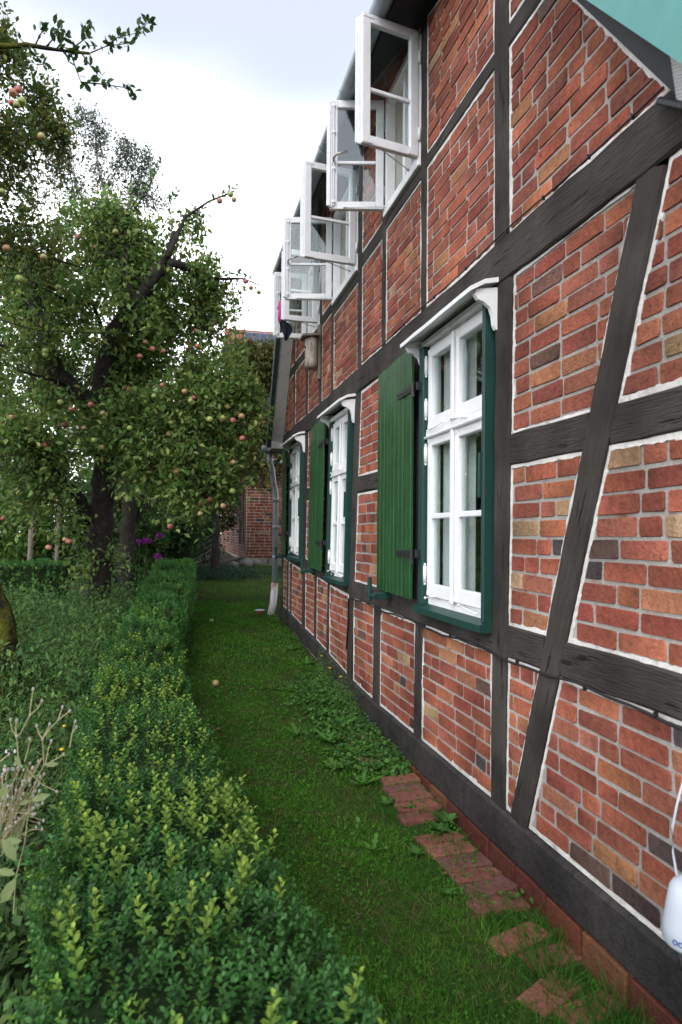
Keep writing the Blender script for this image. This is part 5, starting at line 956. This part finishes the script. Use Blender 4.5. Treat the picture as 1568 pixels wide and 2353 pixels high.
# ---------------------------------------------------------------- dish on the lawn
dp = Vector(P_(597, 1404, 10.1)); dz = float(gz(dp.x, dp.y)); di = thing('plant_saucer', (dp.x, dp.y, dz), 'small terracotta saucer with a white lid lying on the lawn by the downpipe', 'saucer')
m = MB(); m.rings([[(dp.x+r*math.cos(a), dp.y+r*math.sin(a), dz+z) for a in np.linspace(0, 2*math.pi, 16, endpoint=False)] for r, z in ((.055, .0), (.072, .05), (.076, .055), (.066, .052))]); m.obj('bowl', M['terra'], di, True)
m = MB(); m.rings([[(dp.x+r*math.cos(a), dp.y+r*math.sin(a), dz+z) for a in np.linspace(0, 2*math.pi, 16, endpoint=False)] for r, z in ((.070, .054), (.072, .062), (.05, .068), (.01, .069))]); m.obj('lid', M['plastic'], di, True)
# ---------------------------------------------------------------- weeds at the wall foot
def rosette(name, label, x, y, n, ln, c, group, up=.35, tm=LOBED, wd=.34, cat='weed', flower=None):
    g_ = float(gz(x, y)); root = thing(name, (x, y, g_), label, cat, group); F = Fol()
    a = np.arange(n)*2.4+rnd.random()*6; D = np.stack([np.cos(a), np.sin(a), up+rng.uniform(-.15, .35, n)], 1); P = np.tile(np.array([[x, y, g_+.01]]), (n, 1))
    F.put(tm, P, D, np.tile([[0, 0, 1.]], (n, 1)), ln*rng.uniform(.6, 1.15, n), wd, colours(n, c, .22)); F.obj('leaves', M['leafm'], root)
    if flower: 
        m = MB(); h = rnd.uniform(.10, .2); m.tube([(x, y, g_), (x+.01, y, g_+h)], .0025, 4); m.ball((x+.01, y, g_+h+.006), .013, 8, 4, (1, 1, .5)); obj('flower', mesh('flower', m.v, m.f, M['petal'], [(.05, .09, .03)]*8+[flower]*(len(m.v)-8)), root)
gd = 'dandelions along the wall foot'; ld = 'dandelion rosette with toothed leaves in the grass along the wall'
for x, y, n, l in ((-.30, 4.45, 11, .17), (-.42, 4.75, 10, .15), (-.28, 5.0, 12, .16), (-.50, 4.25, 9, .14), (-.36, 5.3, 10, .15), (-.22, 5.6, 9, .13), (-.45, 5.7, 8, .12), (-.2, 6.2, 9, .12), (-.17, 6.9, 8, .12), (-.62, 4.9, 8, .12), (-.4, 3.95, 8, .13), (-.2, 7.6, 8, .11), (-.55, 3.2, 7, .10)): rosette('dandelion', ld, x, y, n, l, (.075, .185, .035), gd, flower=None)
gb = 'broad-leaved weeds beside the brick paving'; lb2 = 'broad oval-leaved weed rosette beside the brick paving'
for x, y, n, l in ((-.10, 3.38, 9, .10), (-.16, 3.30, 8, .09), (-.37, 3.1, 7, .06), (-.36, 2.75, 7, .05), (-.34, 3.65, 8, .06)): rosette('plantain', lb2, x, y, n, l, (.065, .165, .04), gb, up=.5, tm=LEAF8, wd=.55)
gy_ = 'yellow-flowered weeds at the sill'; 
for x, y in ((-.10, 5.75), (-.13, 6.05), (-.11, 6.5)): rosette('hawkweed', 'small weed with a yellow flower head against the timber sill', x, y, 7, .09, (.08, .18, .045), gy_, flower=(.70, .52, .02))
def small_herbs():
    F = Fol()
    for i in range(420):
        y = rnd.choice((rnd.uniform(1.6, 6.5), rnd.uniform(3.9, 6.2))); x = -abs(rnd.gauss(.05, .20))-.05; n = 16
        if y < 2.4 or y < 4.0 and rnd.random() < .93: continue
        g_ = float(gz(x, y)); P = np.array([x, y, g_])+rng.normal(0, 1, (n, 3))*np.array([.035, .035, .012])+np.array([0, 0, rnd.uniform(.02, .05)]); P[:, 0] = np.minimum(P[:, 0], -.045); P[:, 2] = np.maximum(P[:, 2], g_+.005)
        F.put(LEAF8, P, rdir(n, .3), np.tile([[0, 0, 1.]], (n, 1))+rdir(n)*.4, rng.uniform(.015, .035, n), .8, colours(n, rnd.choice([(.07, .17, .035), (.055, .14, .04), (.09, .19, .045)]), .25))
    for i in range(60):
        y = rnd.uniform(5.0, 6.6); x = -.07-abs(rnd.gauss(0, .05)); g_ = float(gz(x, y)); n = 40; h = rnd.uniform(.12, .32); t = rng.random(n); P = np.stack([x+rng.normal(0, .02, n)-.02*t, y+rng.normal(0, .03, n), g_+h*t], 1); P[:, 0] = np.minimum(P[:, 0], -.05); F.put(LEAF4, P, rdir(n, .5), rdir(n, .6), rng.uniform(.008, .02, n), .6, colours(n, (.09, .17, .05), .3))
    tag(F.obj('wall_foot_weeds', M['leafm']), 'small ground ivy and chickweed growing along the foot of the wall', 'ground cover', kind='stuff')
small_herbs()
# ---------------------------------------------------------------- bed plants that can be told apart
def nettle(x, y, h, label, flowers=True):
    g_ = float(gz(x, y)); root = thing('hemp_nettle', (x, y, g_), label, 'plant', 'hemp-nettles at the near edge of the flower bed'); lean = Vector((rnd.uniform(-.12, .12), rnd.uniform(-.12, .12), 1)); m = MB(); m.tube([(x, y, g_)]+[tuple(Vector((x, y, g_))+lean*h*t+Vector((rnd.gauss(0, .006), rnd.gauss(0, .006), 0))) for t in (.3, .6, 1)], [.006, .005, .004, .0025], 6)
    obj('stalk', mesh('stalk', m.v, m.f, M['stem'], [(.06, .10, .035)]*len(m.v)), root); F = Fol(); Fl = MB(); n = int(h/.07); P = []; D = []; S = []
    for i in range(1, n+1):
        t = i/n; c = Vector((x, y, g_))+lean*h*t; a0 = i*1.57+rnd.random()*.4
        for k in (0, 1):
            a = a0+k*math.pi; P.append(c); D.append((math.cos(a), math.sin(a), .25+.35*t)); S.append(.085*(1.15-.55*t))
            if t > .25:
                b = c+Vector((math.cos(a), math.sin(a), .3))*rnd.uniform(.04, .09); P.append(c); D.append((math.cos(a+.8), math.sin(a+.8), .5)); S.append(.055)
        if flowers and t > .6:
            for k in range(3): a = rnd.random()*6.28; Fl.ball(tuple(c+Vector((math.cos(a)*.018, math.sin(a)*.018, rnd.uniform(-.01, .01)))), .006, 5, 3, (1, 1, 1.5))
    nn_ = len(P); F.put(LEAF8, np.array([list(q) for q in P]), np.array(D)+rng.normal(0, .15, (nn_, 3)), np.tile([[0, 0, 1.]], (nn_, 1)), np.array(S)*rng.uniform(.8, 1.15, nn_), .5, colours(nn_, (.070, .165, .048), .22)); F.obj('leaves', M['leafm'], root)
    if Fl.v: obj('flowers', mesh('flowers', Fl.v, Fl.f, M['petal'], [(.72, .70, .74)]*len(Fl.v)), root)
ln_ = 'white-flowered hemp-nettle with opposite pointed leaves beside the dried stalks'
for x, y, h in ((-2.30, 2.55, .74), (-2.15, 2.8, .66), (-2.42, 2.9, .78), (-2.22, 3.2, .62), (-2.5, 3.35, .72), (-2.12, 2.35, .52), (-2.0, 1.75, .42), (-2.1, 1.95, .48), (-1.98, 1.5, .40), (-2.05, 2.15, .5), (-2.65, 3.0, .8), (-2.08, 1.62, .44), (-2.35, 3.7, .6), (-2.6, 3.8, .66), (-1.95, 1.3, .38)): nettle(x, y, h, ln_)
# dried rose campion
cam_root = thing('rose_campion', (-2.02, 2.05, float(gz(-2, 2.05))), 'dried silvery rose campion stalks with seed heads leaning over the hedge edge', 'plant')
def cp(x, y, Y=2.05): return px(x, y, Y)
q4 = lambda p, Y: px(p[0]*.2564, 1522+p[1]*.2564, Y)
stalks = [[(120, 2250), (140, 1930), (220, 1620), (265, 1250), (340, 1020), (395, 920), (380, 690)], [(380, 690), (345, 630), (330, 570)], [(380, 690), (420, 610), (445, 555)], [(380, 690), (450, 590), (520, 520), (625, 435)], [(520, 520), (560, 400)], [(20, 1330), (80, 1150), (185, 940), (165, 860), (148, 665)], [(148, 665), (105, 600), (95, 515)], [(148, 665), (140, 590), (150, 520)], [(148, 665), (180, 640), (265, 480), (340, 410), (375, 345)], [(265, 480), (285, 320), (298, 240)], [(240, 960), (370, 1090), (510, 1160)], [(395, 920), (480, 880), (570, 825)], [(375, 860), (300, 1000), (265, 1060)], [(625, 760), (650, 620), (675, 530)], [(650, 630), (685, 580)], [(0, 890), (80, 825)], [(410, 900), (430, 790), (460, 705)], [(220, 890), (250, 790), (268, 690)], [(20, 1080), (25, 1000), (45, 935)], [(50, 1060), (55, 1010), (75, 960)]]
m = MB(); heads = MB()
for st in stalks:
    Yp = 1.98+rnd.uniform(-.03, .03); pts = [q4(p, Yp) for p in st]; m.tube(pts, [.0015]+[.0011]*(len(pts)-1), 5); heads.ball(tuple(pts[-1]), .0038, 7, 4, (1, 1, 1.5))
for k in range(58):
    a = q4((rnd.uniform(-80, 160), rnd.uniform(1350, 1750)), 2.05); b = q4((rnd.uniform(0, 400), rnd.uniform(880, 1500)), 1.98+rnd.uniform(-.06, .06)); mid = (a+b)/2+Vector((0, 0, .015)); m.tube([a, mid, b], [.0010, .0008, .0006], 4); heads.ball(tuple(b), .0034, 6, 4, (1, 1, 1.5))
obj('stalks', mesh('stalks', m.v, m.f, M['stem'], [(.36, .31, .19)]*len(m.v)), cam_root); obj('seed_heads', mesh('seed_heads', heads.v, heads.f, M['stem'], [(.27, .25, .22)]*len(heads.v)), cam_root)['kind'] = 'stuff'
F = Fol(); LP_ = [((185, 940), (-.35, 0, .7), .034), ((400, 920), (1, 0, .0), .036), ((275, 1240), (1, 0, .25), .05), ((10, 1260), (.2, 0, 1), .055), ((20, 1580), (.6, -.2, -.9), .07), ((165, 1600), (-.4, 0, -.8), .05), ((140, 1930), (-.5, 0, -.9), .075), ((140, 1900), (-.9, 0, .3), .05), ((270, 1235), (-.8, 0, -.3), .03), ((200, 1600), (-1, 0, .05), .05)]
for (xy, d, l) in LP_: F.put(LEAF8, np.array([list(q4(xy, 1.97))]), np.array([d], float), np.array([[.2, -1, .5]]), l, .40, np.array([[.20, .25, .11]]))
F.obj('dry_leaves', M['leafm'], cam_root)
# phlox
def phlox(x, y, Y, label):
    c = Vector(P_(x, y, Y)); g_ = float(gz(c.x, c.y)); root = thing('phlox', (c.x, c.y, g_), label, 'flower', 'purple phlox behind the hedge'); m = MB(); m.tube([(c.x-.03, c.y, g_), (c.x-.01, c.y, (g_+c.z)/2), tuple(c)], [.006, .005, .004], 5); obj('stalk', mesh('stalk', m.v, m.f, M['stem'], [(.05, .09, .03)]*len(m.v)), root)
    F = Fol(); n = 26; t = rng.uniform(.2, .92, n); a = rng.uniform(0, 6.28, n); F.put(LEAF8, np.stack([np.full(n, c.x-.02), np.full(n, c.y), g_+(c.z-g_)*t], 1), np.stack([np.cos(a), np.sin(a), np.full(n, .3)], 1), np.tile([[0, 0, 1.]], (n, 1)), rng.uniform(.06, .10, n), .3, colours(n, (.06, .13, .035), .25)); F.obj('leaves', M['leafm'], root)
    F = Fol(); n = 90; d = rdir(n, .4); P = np.array(list(c))+d*np.array([.055, .05, .04])*rng.uniform(.6, 1.1, (n, 1)); F.put(LEAF4, P, rdir(n), d, rng.uniform(.016, .028, n), .9, colours(n, (.30, .035, .30), .3)); F.obj('blossom', M['petal'], root)
lp_ = 'purple phlox head rising behind the far end of the long box hedge'
for x, y, Y in ((322, 1246, 9.8), (366, 1232, 10.0), (363, 1280, 9.6), (338, 1243, 9.8)): phlox(x, y, Y, lp_)
def yellow(x, y, Y):
    c = Vector(P_(x, y, Y)); g_ = float(gz(c.x, c.y)); root = thing('yellow_flower', (c.x, c.y, g_), 'tall thin stem with a small yellow flower among the bed weeds', 'flower', 'yellow flowers in the bed'); m = MB(); m.tube([(c.x+.02, c.y, g_), tuple(c)], .0035, 4); n0 = len(m.v); m.ball(tuple(c), .011, 8, 4, (1, 1, .6)); obj('bloom', mesh('bloom', m.v, m.f, M['petal'], [(.10, .13, .04)]*n0+[(.75, .52, .02)]*(len(m.v)-n0)), root)
for x, y, Y in ((190, 1437, 7.6), (205, 1434, 7.7), (218, 1425, 7.8), (48, 1455, 6.6), (148, 1668, 4.0), (142, 1722, 3.4)): yellow(x, y, Y)
# fallen apples and leaves on the lawn
for i, (x, y) in enumerate(((-1.12, 6.3), (-1.0, 9.4))):
    o = obj('fallen_apple', AM[i % 3], None, (x, y, float(gz(x, y))+.028)); tag(o, 'fallen apple lying in the short lawn grass', 'apple', 'fallen apples on the lawn')
lf = mesh('fallen_leaf', *[[tuple(q*.06) for q in LEAF8[0]], [tuple(int(i) for i in q) for q in LEAF8[1]]], M['leafm'], [(.20, .12, .05)]*8)
for i in range(22):
    y = rnd.uniform(2.6, 9); x = rnd.uniform(float(np.interp(y, HRy, HRx))+.05, -.15); o = obj('fallen_leaf', lf, None, (x, y, float(gz(x, y))+.035)); o.rotation_euler = (rnd.uniform(-.3, .3), rnd.uniform(-.3, .3), rnd.uniform(0, 6)); k = rnd.uniform(.3, .75); o.scale = (k, k, k); tag(o, 'dry brown leaf lying on the lawn grass', 'leaf', 'fallen leaves on the lawn')
